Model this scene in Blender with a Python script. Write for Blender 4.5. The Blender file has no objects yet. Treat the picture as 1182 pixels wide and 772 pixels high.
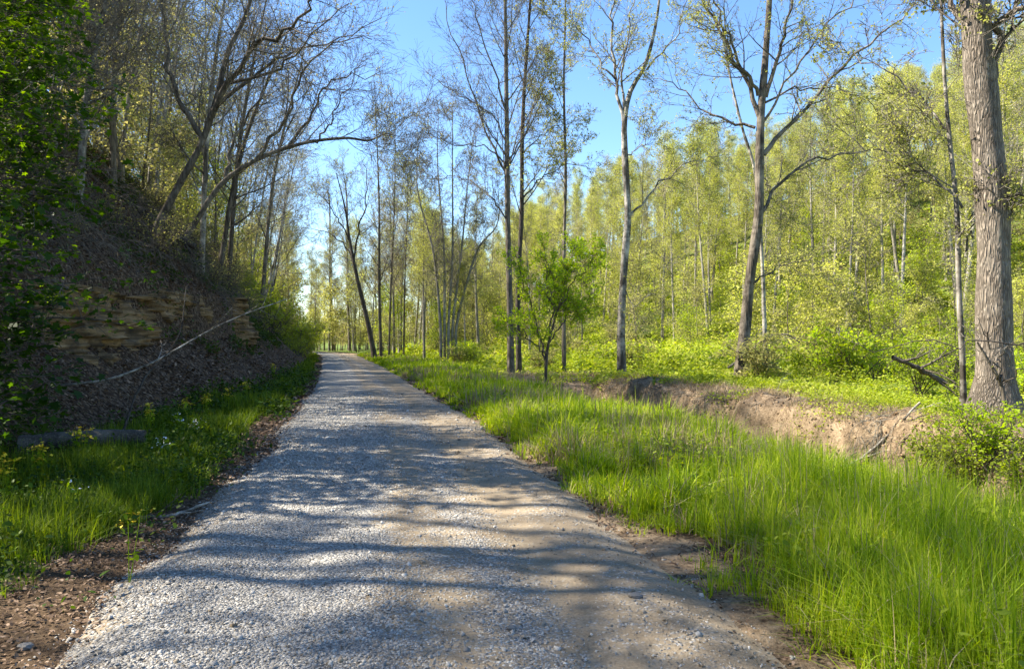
import bpy, math
import numpy as np
from mathutils import Vector

SC = bpy.context.scene
COL = SC.collection
R = math.radians
F = 860.0
HOR = 392.0
CAMH = 1.6

# ------------------------------------------------------------------ basics
def rngf(seed): return np.random.default_rng(seed)

def hash2(ix, iy, seed):
    n = (ix.astype(np.int64) * 374761393 + iy.astype(np.int64) * 668265263 + seed * 982451653) & 0x7fffffff
    n = ((n ^ (n >> 13)) * 1274126177) & 0x7fffffff
    n = (n ^ (n >> 16)) & 0xffffff
    return n / float(0xffffff)

def vnoise(x, y, sc, seed=0):
    x = np.asarray(x, float) / sc; y = np.asarray(y, float) / sc
    ix = np.floor(x); iy = np.floor(y); fx = x - ix; fy = y - iy
    fx = fx * fx * (3 - 2 * fx); fy = fy * fy * (3 - 2 * fy)
    a = hash2(ix, iy, seed); b = hash2(ix + 1, iy, seed)
    c = hash2(ix, iy + 1, seed); d = hash2(ix + 1, iy + 1, seed)
    return (a * (1 - fx) + b * fx) * (1 - fy) + (c * (1 - fx) + d * fx) * fy

def fbm(x, y, sc, seed=0, o=4):
    s = 0; a = 1; t = 0
    for i in range(o):
        s = s + a * vnoise(x, y, sc / 2 ** i, seed + i * 17); t += a; a *= .5
    return s / t

def sstep(a, b, x):
    t = np.clip((np.asarray(x, float) - a) / (b - a), 0, 1)
    return t * t * (3 - 2 * t)

def nrm(v): return v / np.maximum(np.linalg.norm(v, axis=-1, keepdims=True), 1e-9)

# ------------------------------------------------------------------ terrain
_YP = [-60, -15, 0, 3.65, 13.1, 25, 36, 49, 66, 80, 95, 120, 160, 700]
_XP = [12, 3.1, .25, -.42, -2.2, -4.9, -7.5, -10.7, -15, -18.7, -25, -40, -68, -420]
def xc(y):
    y = np.asarray(y, float)
    return (np.interp(y - 2, _YP, _XP) + 2 * np.interp(y, _YP, _XP) + np.interp(y + 2, _YP, _XP)) / 4

def hill_h(x, y):
    u = .55 * x + .835 * y
    hm = np.interp(x, [-25, -8, 0, 12, 33, 50, 62, 100, 200], [0, 1, 5, 15, 20, 25, 29, 34, 36])
    return hm * sstep(46, 112, u) + 1.5 * (fbm(x, y, 18, 91, 2) - .5) * sstep(50, 70, u) * sstep(0, 10, hm)

def bank_amp(y): return np.interp(y, [-60, 0, 48, 64, 88, 115], [1, 1, 1, .62, .22, .1])
def bank_b0(y): return np.interp(y, [-20, 0, 6, 11, 25, 50, 80, 110], [5.4, 5.4, 5.2, 4.65, 2.95, 2.7, 3.2, 5])
def height(x, y):
    x = np.asarray(x, float); y = np.asarray(y, float)
    d = x - xc(y)
    # left bank
    t = -d - bank_b0(y) + .7 * (fbm(x, y, 5, 3, 3) - .5)
    rockm = sstep(11, 14, y) * (1 - sstep(30, 35, y))
    soft = np.interp(t, [0, .4, 2.0, 6.6, 10, 30, 80], [0, .28, 1.8, 7.9, 10.2, 12, 12.5])
    hard = np.interp(t, [0, .4, 1.95, 2.2, 6.4, 10, 30, 80], [0, .28, 1.6, 3.05, 8.1, 10.2, 12, 12.5])
    z = (soft * (1 - rockm) + hard * rockm) * bank_amp(y)
    z = z + .55 * (fbm(x, y, 2.3, 5, 4) - .5) * sstep(.3, 2.5, t)
    # right creek
    jag = 1.5 * (fbm(x * 0, y, 2.6, 11, 3) - .5) + .4 * (vnoise(x * .0, y, .6, 12) - .5) + .5 * (fbm(x, y, .6, 13, 3) - .5)
    dep = (1 - sstep(25, 33, y))
    dd = d + jag
    prof = np.interp(dd, [4.0, 5.3, 7.2, 8.5, 9.0, 9.4, 10.0, 11], [0, -.22, -1.0, -1.35, -.85, .0, .2, .14])
    z = z + prof * dep
    z = z + (.42 * (fbm(x, y, 1.1, 21, 4) - .5) + .12 * (np.abs(fbm(x, y, .45, 22, 3) - .5) * 2 - .3)) * sstep(8.4, 9, dd) * (1 - sstep(10, 11, dd)) * dep
    # plain
    off = sstep(2.2, 4, np.abs(d))
    z = z + off * (.22 * (fbm(x, y, 4, 31, 3) - .5) + .07 * (fbm(x, y, .8, 33, 2) - .5))
    z = z + sstep(10, 16, d) * .45 * (fbm(x, y, 9, 35, 2) - .45)
    z = z - .05 * sstep(2.3, 1.4, np.abs(d)) 
    z = z + hill_h(x, y)
    z = z + 7 * sstep(140, 260, y) * sstep(60, -20, x + .2 * y)
    return z

def hd(d, y):
    x = xc(y) + d
    return x, height(x, y)

# ------------------------------------------------------------------ mesh helpers
def mk_mesh(name, V, faces, mats, smooth=False, mat_idx=None):
    me = bpy.data.meshes.new(name)
    V = np.asarray(V, np.float32).reshape(-1, 3)
    me.vertices.add(len(V)); me.vertices.foreach_set('co', V.ravel())
    loops = []; tot = []
    for f in faces:
        f = np.asarray(f, np.int32)
        loops.append(f.ravel()); tot.append(np.full(len(f), f.shape[1], np.int32))
    L = np.concatenate(loops); T = np.concatenate(tot)
    S = np.concatenate([[0], np.cumsum(T)[:-1]]).astype(np.int32)
    me.loops.add(len(L)); me.loops.foreach_set('vertex_index', L)
    me.polygons.add(len(T)); me.polygons.foreach_set('loop_start', S)
    if smooth: me.polygons.foreach_set('use_smooth', np.ones(len(T), bool))
    for m in mats: me.materials.append(m)
    if mat_idx is not None: me.polygons.foreach_set('material_index', np.asarray(mat_idx, np.int32))
    me.update(calc_edges=True)
    return me

def ob(name, me, parent=None, label=None, cat=None, group=None, kind=None, loc=None):
    o = bpy.data.objects.new(name, me); COL.objects.link(o)
    if parent is not None: o.parent = parent
    if loc is not None: o.location = loc
    if label: o['label'] = label
    if cat: o['category'] = cat
    if group: o['group'] = group
    if kind: o['kind'] = kind
    return o

def root(name, loc, label, cat, group=None, rz=0):
    o = bpy.data.objects.new(name, None); COL.objects.link(o)
    o.location = loc; o.rotation_euler = (0, 0, rz); o.empty_display_size = .3
    o['label'] = label; o['category'] = cat
    if group: o['group'] = group
    return o

def dup(src, loc, rz, sc, label, group, tilt=(0, 0)):
    r = src.copy(); COL.objects.link(r)
    r.location = loc; r.rotation_euler = (tilt[0], tilt[1], rz); r.scale = sc
    r['label'] = label
    if group: r['group'] = group
    for ch in src.children:
        c = ch.copy(); COL.objects.link(c); c.parent = r
    return r

# ------------------------------------------------------------------ wood
def tubes(P, Rr, S, rng):
    N, K, _ = P.shape
    T = np.empty_like(P)
    T[:, 1:-1] = P[:, 2:] - P[:, :-2]; T[:, 0] = P[:, 1] - P[:, 0]; T[:, -1] = P[:, -1] - P[:, -2]
    T = nrm(T)
    m = nrm(P[:, -1] - P[:, 0])
    rr = nrm(rng.normal(size=(N, 3)))
    ref = nrm(np.cross(m, rr))[:, None, :]
    a = nrm(ref - (ref * T).sum(-1, keepdims=True) * T)
    b = np.cross(T, a)
    an = np.arange(S) / S * 2 * math.pi
    V = P[:, :, None, :] + Rr[:, :, None, None] * (np.cos(an)[None, None, :, None] * a[:, :, None, :] + np.sin(an)[None, None, :, None] * b[:, :, None, :])
    n = np.arange(N)[:, None, None]; k = np.arange(K - 1)[None, :, None]; s = np.arange(S)[None, None, :]
    s2 = (s + 1) % S
    i0 = (n * K + k) * S + s; i1 = (n * K + k) * S + s2; i2 = (n * K + k + 1) * S + s2; i3 = (n * K + k + 1) * S + s
    Fq = np.stack([i0, i1, i2, i3], -1).reshape(-1, 4)
    return V.reshape(-1, 3), Fq

def lerp_at(A, t):
    """A (N,K,...) sampled at t (N,M)"""
    K = A.shape[1]
    f = np.clip(t, 0, 1) * (K - 1); i = np.minimum(f.astype(int), K - 2); w = f - i
    n = np.arange(A.shape[0])[:, None]
    a = A[n, i]; b = A[n, i + 1]
    if A.ndim == 3: w = w[..., None]
    return a * (1 - w) + b * w

def branch(rng, P, Rr, M, t0, t1, ang, L, K=5, wob=.12, up=.05, rr=.55, tip=.25, angv=.25, bias=None, rmin=.002):
    """L: function of t -> length array"""
    N = P.shape[0]
    t = t0 + (t1 - t0) * (np.arange(M)[None, :] + rng.random((N, M))) / M
    pos = lerp_at(P, t); rad = lerp_at(Rr, t)
    tan = nrm(lerp_at(P, np.minimum(t + .03, 1)) - lerp_at(P, np.maximum(t - .03, 0)))
    rv = rng.normal(size=(N, M, 3))
    if bias is not None: rv = rv + np.asarray(bias)
    per = nrm(np.cross(np.cross(tan, rv), tan))
    A = ang * (1 + angv * rng.normal(size=(N, M, 1)))
    D = nrm(np.cos(A) * tan + np.sin(A) * per)
    LL = L(t) * (.65 + .6 * rng.random((N, M)))
    Q = np.empty((N, M, K, 3)); Q[:, :, 0] = pos
    upv = np.array([0, 0, up])
    for k in range(1, K):
        D = nrm(D + wob * rng.normal(size=D.shape) + upv)
        Q[:, :, k] = Q[:, :, k - 1] + D * (LL / (K - 1))[..., None]
    r0 = np.maximum(rad * rr * (.75 + .5 * rng.random((N, M))), rmin * 1.3)
    prof = 1 - (1 - tip) * (np.arange(K) / (K - 1)) ** .9
    RR = np.maximum(r0[..., None] * prof, rmin)
    return Q.reshape(N * M, K, 3), RR.reshape(N * M, K)

def spline(pts, K):
    p = np.asarray(pts, float)
    if len(p) == 2:
        t = np.linspace(0, 1, K)[:, None]; return p[0] * (1 - t) + p[1] * t
    q = np.vstack([2 * p[0] - p[1], p, 2 * p[-1] - p[-2]])
    out = []
    n = len(p) - 1
    for f in np.linspace(0, n - 1e-6, K):
        i = int(f); u = f - i
        a, b, c, d = q[i], q[i + 1], q[i + 2], q[i + 3]
        out.append(.5 * ((2 * b) + (-a + c) * u + (2 * a - 5 * b + 4 * c - d) * u * u + (-a + 3 * b - 3 * c + d) * u ** 3))
    return np.array(out)

# leaf templates: (x along leaf, y across, z lift)
LT = {
    'rhomb': np.array([[0, 0, 0], [.5, .36, .06], [1, 0, 0], [.5, -.36, .06]]),
    'oval': np.array([[0, 0, 0], [.25, .26, .04], [.65, .24, .05], [1, 0, -.05], [.65, -.24, .05], [.25, -.26, .04]]),
    'maple': np.array([[0, 0, 0], [.05, .38, 0], [.32, .22, .02], [.55, .52, -.02], [.62, .18, .02], [1, 0, -.04], [.62, -.18, .02], [.55, -.52, -.02], [.32, -.22, .02], [.05, -.38, 0]]),
}
def leaves(rng, C, size, kind='rhomb', flat=0.0, droop=0.0, sv=.35):
    N = len(C); T = LT[kind]
    X = rng.normal(size=(N, 3)); X[:, 2] = X[:, 2] * (1 - flat) - droop; X = nrm(X)
    Z = rng.normal(size=(N, 3)); Z[:, 2] = np.abs(Z[:, 2]) + flat * 2.5
    Y = nrm(np.cross(Z, X)); Z = np.cross(X, Y)
    s = size * (1 + sv * rng.normal(size=(N, 1, 1))).clip(.4, 2)
    V = C[:, None, :] + s * (T[None, :, 0:1] * X[:, None] + T[None, :, 1:2] * Y[:, None] + T[None, :, 2:3] * Z[:, None])
    k = T.shape[0]
    return V.reshape(-1, 3), np.arange(N * k).reshape(N, k)

def along(rng, P, n, t0=.25, jit=.05, keep=None):
    if keep is not None: P = P[keep]
    N = P.shape[0]
    t = t0 + (1 - t0) * rng.random((N, n))
    return (lerp_at(P, t) + jit * rng.normal(size=(N, n, 3))).reshape(-1, 3)

class Geo:
    def __init__(s): s.V = []; s.F = []; s.M = []; s.n = 0
    def add(s, V, Fc, m=0):
        s.V.append(V); s.F.append(np.asarray(Fc) + s.n); s.M.append(np.full(len(Fc), m)); s.n += len(V)
    def mesh(s, name, mats, smooth=True):
        return mk_mesh(name, np.concatenate(s.V), s.F, mats, smooth, np.concatenate(s.M))

# ------------------------------------------------------------------ materials
def newmat(name):
    m = bpy.data.materials.new(name); m.use_nodes = True
    nt = m.node_tree; nt.nodes.clear()
    return m, nt
def nd(nt, t, **kw):
    n = nt.nodes.new(t)
    for k, v in kw.items():
        if k.startswith('i_'):
            n.inputs[k[2:].replace('_', ' ')].default_value = v
        else: setattr(n, k, v)
    return n
def lk(nt, a, b): nt.links.new(a, b)
def ramp(nt, fac, stops, interp='LINEAR'):
    r = nt.nodes.new('ShaderNodeValToRGB'); r.color_ramp.interpolation = interp
    e = r.color_ramp.elements
    while len(e) < len(stops): e.new(.5)
    for i, (p, c) in enumerate(stops):
        e[i].position = p; e[i].color = (*c, 1) if len(c) == 3 else c
    if fac is not None: lk(nt, fac, r.inputs[0])
    return r
def mixc(nt, f, a, b, mode='MIX'):
    m = nt.nodes.new('ShaderNodeMix'); m.data_type = 'RGBA'; m.blend_type = mode
    if isinstance(f, (int, float)): m.inputs[0].default_value = f
    else: lk(nt, f, m.inputs[0])
    for i, v in ((6, a), (7, b)):
        if isinstance(v, tuple): m.inputs[i].default_value = (*v, 1) if len(v) == 3 else v
        else: lk(nt, v, m.inputs[i])
    return m.outputs[2]
def mth(nt, op, a, b=None, clamp=False):
    m = nt.nodes.new('ShaderNodeMath'); m.operation = op; m.use_clamp = clamp
    for i, v in ((0, a), (1, b)):
        if v is None: continue
        if isinstance(v, (int, float)): m.inputs[i].default_value = v
        else: lk(nt, v, m.inputs[i])
    return m.outputs[0]
def noise(nt, co, scale, detail=4, rough=.55, dim='3D'):
    n = nt.nodes.new('ShaderNodeTexNoise'); n.inputs['Scale'].default_value = scale
    n.inputs['Detail'].default_value = detail; n.inputs['Roughness'].default_value = rough
    if co is not None: lk(nt, co, n.inputs['Vector'])
    return n.outputs['Fac']

def leaf_mat(name, cols, trans=.45, tcol=1.25, rough=.55, scale=.6, var=.12):
    m, nt = newmat(name)
    geo = nd(nt, 'ShaderNodeNewGeometry'); tc = nd(nt, 'ShaderNodeTexCoord'); oi = nd(nt, 'ShaderNodeObjectInfo')
    n1 = noise(nt, tc.outputs['Object'], scale, 2)
    f = mth(nt, 'ADD', mth(nt, 'MULTIPLY', geo.outputs['Random Per Island'], .55), mth(nt, 'MULTIPLY', n1, .9))
    f = mth(nt, 'SUBTRACT', f, .22)
    f = mth(nt, 'ADD', f, mth(nt, 'MULTIPLY', mth(nt, 'SUBTRACT', oi.outputs['Random'], .5), var * 3))
    k = len(cols)
    r = ramp(nt, f, [(i / (k - 1), c) for i, c in enumerate(cols)])
    p = nd(nt, 'ShaderNodeBsdfPrincipled'); p.inputs['Roughness'].default_value = rough
    p.inputs['Specular IOR Level'].default_value = .18
    lk(nt, r.outputs[0], p.inputs['Base Color'])
    tr = nd(nt, 'ShaderNodeBsdfTranslucent')
    hs = nd(nt, 'ShaderNodeHueSaturation', i_Saturation=1.1, i_Value=tcol); hs.inputs['Hue'].default_value = .492
    lk(nt, r.outputs[0], hs.inputs['Color']); lk(nt, hs.outputs[0], tr.inputs[0])
    mx = nd(nt, 'ShaderNodeMixShader'); mx.inputs[0].default_value = trans
    lk(nt, p.outputs[0], mx.inputs[1]); lk(nt, tr.outputs[0], mx.inputs[2])
    o = nd(nt, 'ShaderNodeOutputMaterial'); lk(nt, mx.outputs[0], o.inputs[0])
    return m

def bark_mat(name, c0, c1, c2, vs=9, stretch=.16, bump=.6, patch=.5, bd=.02):
    m, nt = newmat(name)
    tc = nd(nt, 'ShaderNodeTexCoord'); oi = nd(nt, 'ShaderNodeObjectInfo')
    mp = nd(nt, 'ShaderNodeMapping'); mp.inputs['Scale'].default_value = (1, 1, stretch)
    lk(nt, tc.outputs['Object'], mp.inputs[0])
    nz = noise(nt, mp.outputs[0], vs, 6, .65)
    vo = nd(nt, 'ShaderNodeTexVoronoi', feature='DISTANCE_TO_EDGE'); vo.inputs['Scale'].default_value = vs * 1.5
    wn = nd(nt, 'ShaderNodeTexNoise'); wn.inputs['Scale'].default_value = vs * .8; lk(nt, mp.outputs[0], wn.inputs[0])
    wm = nd(nt, 'ShaderNodeVectorMath', operation='MULTIPLY_ADD'); wm.inputs[1].default_value = (.12, .12, .12)
    lk(nt, wn.outputs['Color'], wm.inputs[0]); lk(nt, mp.outputs[0], wm.inputs[2])
    lk(nt, wm.outputs[0], vo.inputs['Vector'])
    ridge = mth(nt, 'MULTIPLY', vo.outputs['Distance'], 2.6, True)
    big = noise(nt, tc.outputs['Object'], 1.7, 6, .7)
    col = ramp(nt, nz, [(.3, c0), (.55, c1), (.75, c2)]).outputs[0]
    col = mixc(nt, mth(nt, 'MULTIPLY', mth(nt, 'SUBTRACT', 1, ridge), .75), col, tuple(v * .35 for v in c0))
    pm = ramp(nt, big, [(.45, (0, 0, 0)), (.65, (1, 1, 1))]).outputs[0]
    col = mixc(nt, mth(nt, 'MULTIPLY', pm, patch), col, c2)
    hs = nd(nt, 'ShaderNodeHueSaturation'); lk(nt, mth(nt, 'ADD', mth(nt, 'MULTIPLY', oi.outputs['Random'], .5), .75), hs.inputs['Value'])
    lk(nt, col, hs.inputs['Color'])
    p = nd(nt, 'ShaderNodeBsdfPrincipled'); p.inputs['Roughness'].default_value = .9; p.inputs['Specular IOR Level'].default_value = .2
    lk(nt, hs.outputs[0], p.inputs['Base Color'])
    b = nd(nt, 'ShaderNodeBump'); b.inputs['Strength'].default_value = bump; b.inputs['Distance'].default_value = bd
    lk(nt, mth(nt, 'ADD', ridge, nz), b.inputs['Height']); lk(nt, b.outputs[0], p.inputs['Normal'])
    o = nd(nt, 'ShaderNodeOutputMaterial'); lk(nt, p.outputs[0], o.inputs[0])
    return m

def island_mat(name, cols, rough=.85, scale=3, trans=0):
    if trans: return leaf_mat(name, cols, trans, 1.1, rough, scale, 0)
    m, nt = newmat(name)
    geo = nd(nt, 'ShaderNodeNewGeometry'); k = len(cols)
    tc = nd(nt, 'ShaderNodeTexCoord')
    n1 = noise(nt, tc.outputs['Object'], scale, 3)
    f = mth(nt, 'ADD', mth(nt, 'MULTIPLY', geo.outputs['Random Per Island'], .8), mth(nt, 'MULTIPLY', n1, .4))
    r = ramp(nt, mth(nt, 'SUBTRACT', f, .1), [(i / (k - 1), c) for i, c in enumerate(cols)])
    p = nd(nt, 'ShaderNodeBsdfPrincipled'); p.inputs['Roughness'].default_value = rough; p.inputs['Specular IOR Level'].default_value = .25
    lk(nt, r.outputs[0], p.inputs['Base Color'])
    o = nd(nt, 'ShaderNodeOutputMaterial'); lk(nt, p.outputs[0], o.inputs[0])
    return m

M = {}
M['bark_grey'] = bark_mat('bark_grey', (.085, .07, .053), (.20, .168, .13), (.35, .31, .25), vs=7, patch=.35)
M['bark_pale'] = bark_mat('bark_pale', (.07, .058, .045), (.22, .19, .15), (.60, .56, .48), vs=5, patch=.9)
M['bark_mottled'] = bark_mat('bark_mottled', (.075, .06, .045), (.2, .165, .125), (.43, .37, .29), vs=6, patch=.6)
M['bark_dark'] = bark_mat('bark_dark', (.055, .045, .035), (.12, .098, .078), (.2, .17, .14), vs=8, patch=.3)
M['bark_big'] = bark_mat('bark_big', (.15, .12, .092), (.30, .25, .195), (.43, .38, .31), vs=15, stretch=.17, bump=.9, patch=.3, bd=.035)
M['bark_wood'] = bark_mat('bark_weathered', (.07, .06, .05), (.16, .14, .115), (.27, .25, .21), vs=22, stretch=1, bump=.5, patch=.4, bd=.008)
M['bark_light'] = bark_mat('bark_light', (.20, .175, .14), (.36, .33, .27), (.52, .49, .42), vs=6, bump=.3)
M['twig_l'] = bark_mat('twig_light', (.26, .23, .18), (.36, .33, .26), (.46, .42, .35), vs=6, stretch=1, bump=0, patch=.2)
M['twig'] = bark_mat('twig_brown', (.12, .10, .08), (.20, .165, .13), (.28, .24, .19), vs=6, stretch=1, bump=0, patch=.2)
M['twig_g'] = bark_mat('twig_grey', (.16, .14, .11), (.25, .22, .18), (.34, .31, .26), vs=6, stretch=1, bump=0, patch=.2)
M['leaf_hill'] = leaf_mat('leaf_hill', [(.23, .26, .05), (.37, .40, .075), (.50, .51, .12), (.60, .57, .2)], .5)
M['leaf_olive'] = leaf_mat('leaf_olive', [(.20, .21, .055), (.32, .33, .085), (.44, .42, .14), (.50, .45, .20)], .48)
M['leaf_bud'] = leaf_mat('leaf_bud', [(.22, .24, .06), (.36, .38, .09), (.48, .48, .14)], .45)
M['leaf_buff'] = leaf_mat('leaf_buff', [(.32, .29, .13), (.45, .41, .17), (.52, .50, .17)], .45)
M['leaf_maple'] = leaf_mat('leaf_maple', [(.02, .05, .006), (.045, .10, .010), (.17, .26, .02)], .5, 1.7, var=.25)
M['leaf_bright'] = leaf_mat('leaf_bright', [(.24, .38, .02), (.38, .52, .03), (.52, .62, .06)], .58)
M['leaf_bush'] = leaf_mat('leaf_bush', [(.18, .26, .02), (.32, .40, .035), (.46, .50, .07)], .48)
M['weed'] = leaf_mat('leaf_weed', [(.14, .21, .02), (.28, .37, .03), (.42, .48, .055), (.46, .42, .15)], .45, scale=.25)
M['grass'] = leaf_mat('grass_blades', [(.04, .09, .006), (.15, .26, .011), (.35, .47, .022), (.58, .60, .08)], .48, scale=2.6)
M['grass_shade_tint'] = leaf_mat('grass_shade_tint', [(.02, .045, .006), (.05, .10, .010), (.12, .19, .014), (.25, .31, .03)], .4, scale=2.5)  # left verge green, darkened in colour to stand in for shade
M['grass_dry'] = leaf_mat('grass_dry', [(.20, .15, .08), (.34, .27, .15), (.44, .37, .23)], .25, 1.0)
M['litter'] = island_mat('leaf_litter', [(.03, .018, .011), (.09, .055, .032), (.18, .115, .07), (.36, .26, .18)], .8)
M['stone'] = island_mat('gravel_stone', [(.13, .12, .105), (.28, .265, .24), (.40, .38, .34), (.60, .575, .52)], .85, 2)
M['stone_tan'] = island_mat('gravel_tan', [(.14, .105, .065), (.25, .205, .145), (.36, .31, .24)], .9, 2)
M['clod'] = island_mat('dirt_clod', [(.09, .06, .034), (.24, .16, .088), (.37, .26, .15)], .95, 2)
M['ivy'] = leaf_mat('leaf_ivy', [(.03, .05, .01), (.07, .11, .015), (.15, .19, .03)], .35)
M['fieldstone'] = island_mat('fieldstone', [(.10, .095, .085), (.17, .16, .145), (.24, .23, .21)], .9, 30)
M['yellow'] = island_mat('petal_yellow', [(.7, .5, .02), (.8, .6, .04)], .6)
M['white'] = island_mat('petal_white', [(.6, .6, .62), (.8, .8, .8)], .6)

# ground material -------------------------------------------------
def ground_mat():
    m, nt = newmat('ground_soil')
    tc = nd(nt, 'ShaderNodeTexCoord'); co = tc.outputs['Object']
    def at(n):
        a = nd(nt, 'ShaderNodeAttribute', attribute_name=n); return a.outputs['Fac']
    n_f = noise(nt, co, 22, 6, .7); n_m = noise(nt, co, 3, 5, .6); n_l = noise(nt, co, .5, 3)
    soil = ramp(nt, n_f, [(.3, (.045, .028, .016)), (.55, (.11, .073, .042)), (.75, (.2, .145, .09))]).outputs[0]
    vo = nd(nt, 'ShaderNodeTexVoronoi'); vo.inputs['Scale'].default_value = 17; lk(nt, co, vo.inputs['Vector'])
    wn = nd(nt, 'ShaderNodeSeparateColor'); lk(nt, vo.outputs['Color'], wn.inputs[0])
    lit = ramp(nt, wn.outputs[0], [(0, (.03, .018, .011)), (.4, (.075, .046, .028)), (.75, (.13, .087, .055)), (1, (.22, .16, .11))]).outputs[0]
    grn = ramp(nt, n_f, [(.3, (.05, .07, .015)), (.55, (.13, .18, .03)), (.75, (.25, .28, .07))]).outputs[0]
    tan = ramp(nt, mth(nt, 'ADD', mth(nt, 'MULTIPLY', n_f, .5), mth(nt, 'MULTIPLY', n_m, .5)), [(.36, (.06, .042, .027)), (.45, (.19, .135, .082)), (.56, (.31, .23, .145)), (.68, (.42, .33, .22))]).outputs[0]
    def thr(a, w=.5):
        v = mth(nt, 'ADD', a, mth(nt, 'MULTIPLY', mth(nt, 'SUBTRACT', n_m, .5), w * 2))
        v = mth(nt, 'ADD', v, mth(nt, 'MULTIPLY', mth(nt, 'SUBTRACT', n_f, .5), w))
        return ramp(nt, v, [(.42, (0, 0, 0)), (.58, (1, 1, 1))]).outputs[0]
    c = mixc(nt, thr(at('litter')), soil, lit)
    c = mixc(nt, thr(at('green')), c, grn)
    c = mixc(nt, thr(at('tan')), c, tan)
    p = nd(nt, 'ShaderNodeBsdfPrincipled'); p.inputs['Roughness'].default_value = .95; p.inputs['Specular IOR Level'].default_value = .15
    lk(nt, c, p.inputs['Base Color'])
    b = nd(nt, 'ShaderNodeBump'); b.inputs['Strength'].default_value = .8; b.inputs['Distance'].default_value = .05
    lk(nt, mth(nt, 'ADD', n_f, mth(nt, 'MULTIPLY', wn.outputs[0], .4)), b.inputs['Height']); lk(nt, b.outputs[0], p.inputs['Normal'])
    o = nd(nt, 'ShaderNodeOutputMaterial'); lk(nt, p.outputs[0], o.inputs[0])
    return m

def road_mat():
    m, nt = newmat('gravel_road')
    tc = nd(nt, 'ShaderNodeTexCoord'); co = tc.outputs['Object']
    a = nd(nt, 'ShaderNodeAttribute', attribute_name='lat').outputs['Fac']     # -1 .. 1 across
    n_l = noise(nt, co, .7, 4, .6); n_m = noise(nt, co, 3.2, 4, .65); n_f = noise(nt, co, 60, 4, .7)
    vo = nd(nt, 'ShaderNodeTexVoronoi'); vo.inputs['Scale'].default_value = 60; lk(nt, co, vo.inputs['Vector'])
    sp = nd(nt, 'ShaderNodeSeparateColor'); lk(nt, vo.outputs['Color'], sp.inputs[0])
    stone = ramp(nt, sp.outputs[0], [(0, (.13, .12, .105)), (.35, (.26, .245, .22)), (.7, (.38, .36, .32)), (1, (.58, .55, .49))]).outputs[0]
    dirt = ramp(nt, mth(nt, 'ADD', mth(nt, 'MULTIPLY', n_f, .5), mth(nt, 'MULTIPLY', n_m, .5)), [(.3, (.14, .105, .066)), (.5, (.27, .21, .135)), (.68, (.39, .32, .22))]).outputs[0]
    # gravel share across the road: left loose gravel, strips of dirt on the wheel tracks
    g = ramp(nt, mth(nt, 'ADD', mth(nt, 'MULTIPLY', a, .5), .5), [(0, (.5,) * 3), (.12, (.95,) * 3), (.40, (.9,) * 3), (.50, (.34,) * 3), (.58, (.4,) * 3), (.66, (.6,) * 3), (.75, (.15,) * 3), (.9, (.34,) * 3), (1, (.2,) * 3)]).outputs[0]
    v = mth(nt, 'ADD', g, mth(nt, 'MULTIPLY', mth(nt, 'SUBTRACT', n_l, .5), 1.0))
    v = mth(nt, 'ADD', v, mth(nt, 'MULTIPLY', mth(nt, 'SUBTRACT', n_m, .5), .8))
    v = mth(nt, 'ADD', v, mth(nt, 'MULTIPLY', mth(nt, 'SUBTRACT', sp.outputs[1], .5), .55))
    k = ramp(nt, v, [(.38, (0, 0, 0)), (.62, (1, 1, 1))]).outputs[0]
    c = mixc(nt, k, dirt, stone)
    edge = mth(nt, 'MULTIPLY', mth(nt, 'SUBTRACT', mth(nt, 'ADD', vo.outputs['Distance'], 0), .006), 1)
    p = nd(nt, 'ShaderNodeBsdfPrincipled'); p.inputs['Roughness'].default_value = .9; p.inputs['Specular IOR Level'].default_value = .25
    lk(nt, c, p.inputs['Base Color'])
    hgt = mth(nt, 'ADD', mth(nt, 'MULTIPLY', mth(nt, 'SUBTRACT', .7, vo.outputs['Distance']), k), mth(nt, 'MULTIPLY', n_f, .4))
    b = nd(nt, 'ShaderNodeBump'); b.inputs['Strength'].default_value = 1; b.inputs['Distance'].default_value = .02
    lk(nt, hgt, b.inputs['Height']); lk(nt, b.outputs[0], p.inputs['Normal'])
    o = nd(nt, 'ShaderNodeOutputMaterial'); lk(nt, p.outputs[0], o.inputs[0])
    return m

def rock_mat():
    m, nt = newmat('sandstone')
    tc = nd(nt, 'ShaderNodeTexCoord'); co = tc.outputs['Object']
    mp = nd(nt, 'ShaderNodeMapping'); mp.inputs['Scale'].default_value = (.35, .35, 5); lk(nt, co, mp.inputs[0])
    st = noise(nt, mp.outputs[0], 2.2, 6, .65); n = noise(nt, co, 2, 5, .6); nf = noise(nt, co, 14, 5, .7)
    c = ramp(nt, st, [(.3, (.035, .024, .014)), (.42, (.14, .09, .042)), (.55, (.31, .20, .095)), (.7, (.42, .29, .16))]).outputs[0]
    dk = ramp(nt, n, [(.5, (0, 0, 0)), (.68, (1, 1, 1))]).outputs[0]
    c = mixc(nt, mth(nt, 'MULTIPLY', dk, .9), c, (.06, .045, .03))
    c = mixc(nt, .35, c, ramp(nt, nf, [(.3, (.25, .25, .25)), (.7, (1, 1, 1))]).outputs[0], 'MULTIPLY')
    p = nd(nt, 'ShaderNodeBsdfPrincipled'); p.inputs['Roughness'].default_value = .9; p.inputs['Specular IOR Level'].default_value = .2
    lk(nt, c, p.inputs['Base Color'])
    b = nd(nt, 'ShaderNodeBump'); b.inputs['Strength'].default_value = .9; b.inputs['Distance'].default_value = .06
    lk(nt, mth(nt, 'ADD', mth(nt, 'MULTIPLY', st, 1.3), mth(nt, 'MULTIPLY', nf, .5)), b.inputs['Height']); lk(nt, b.outputs[0], p.inputs['Normal'])
    o = nd(nt, 'ShaderNodeOutputMaterial'); lk(nt, p.outputs[0], o.inputs[0])
    return m
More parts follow.
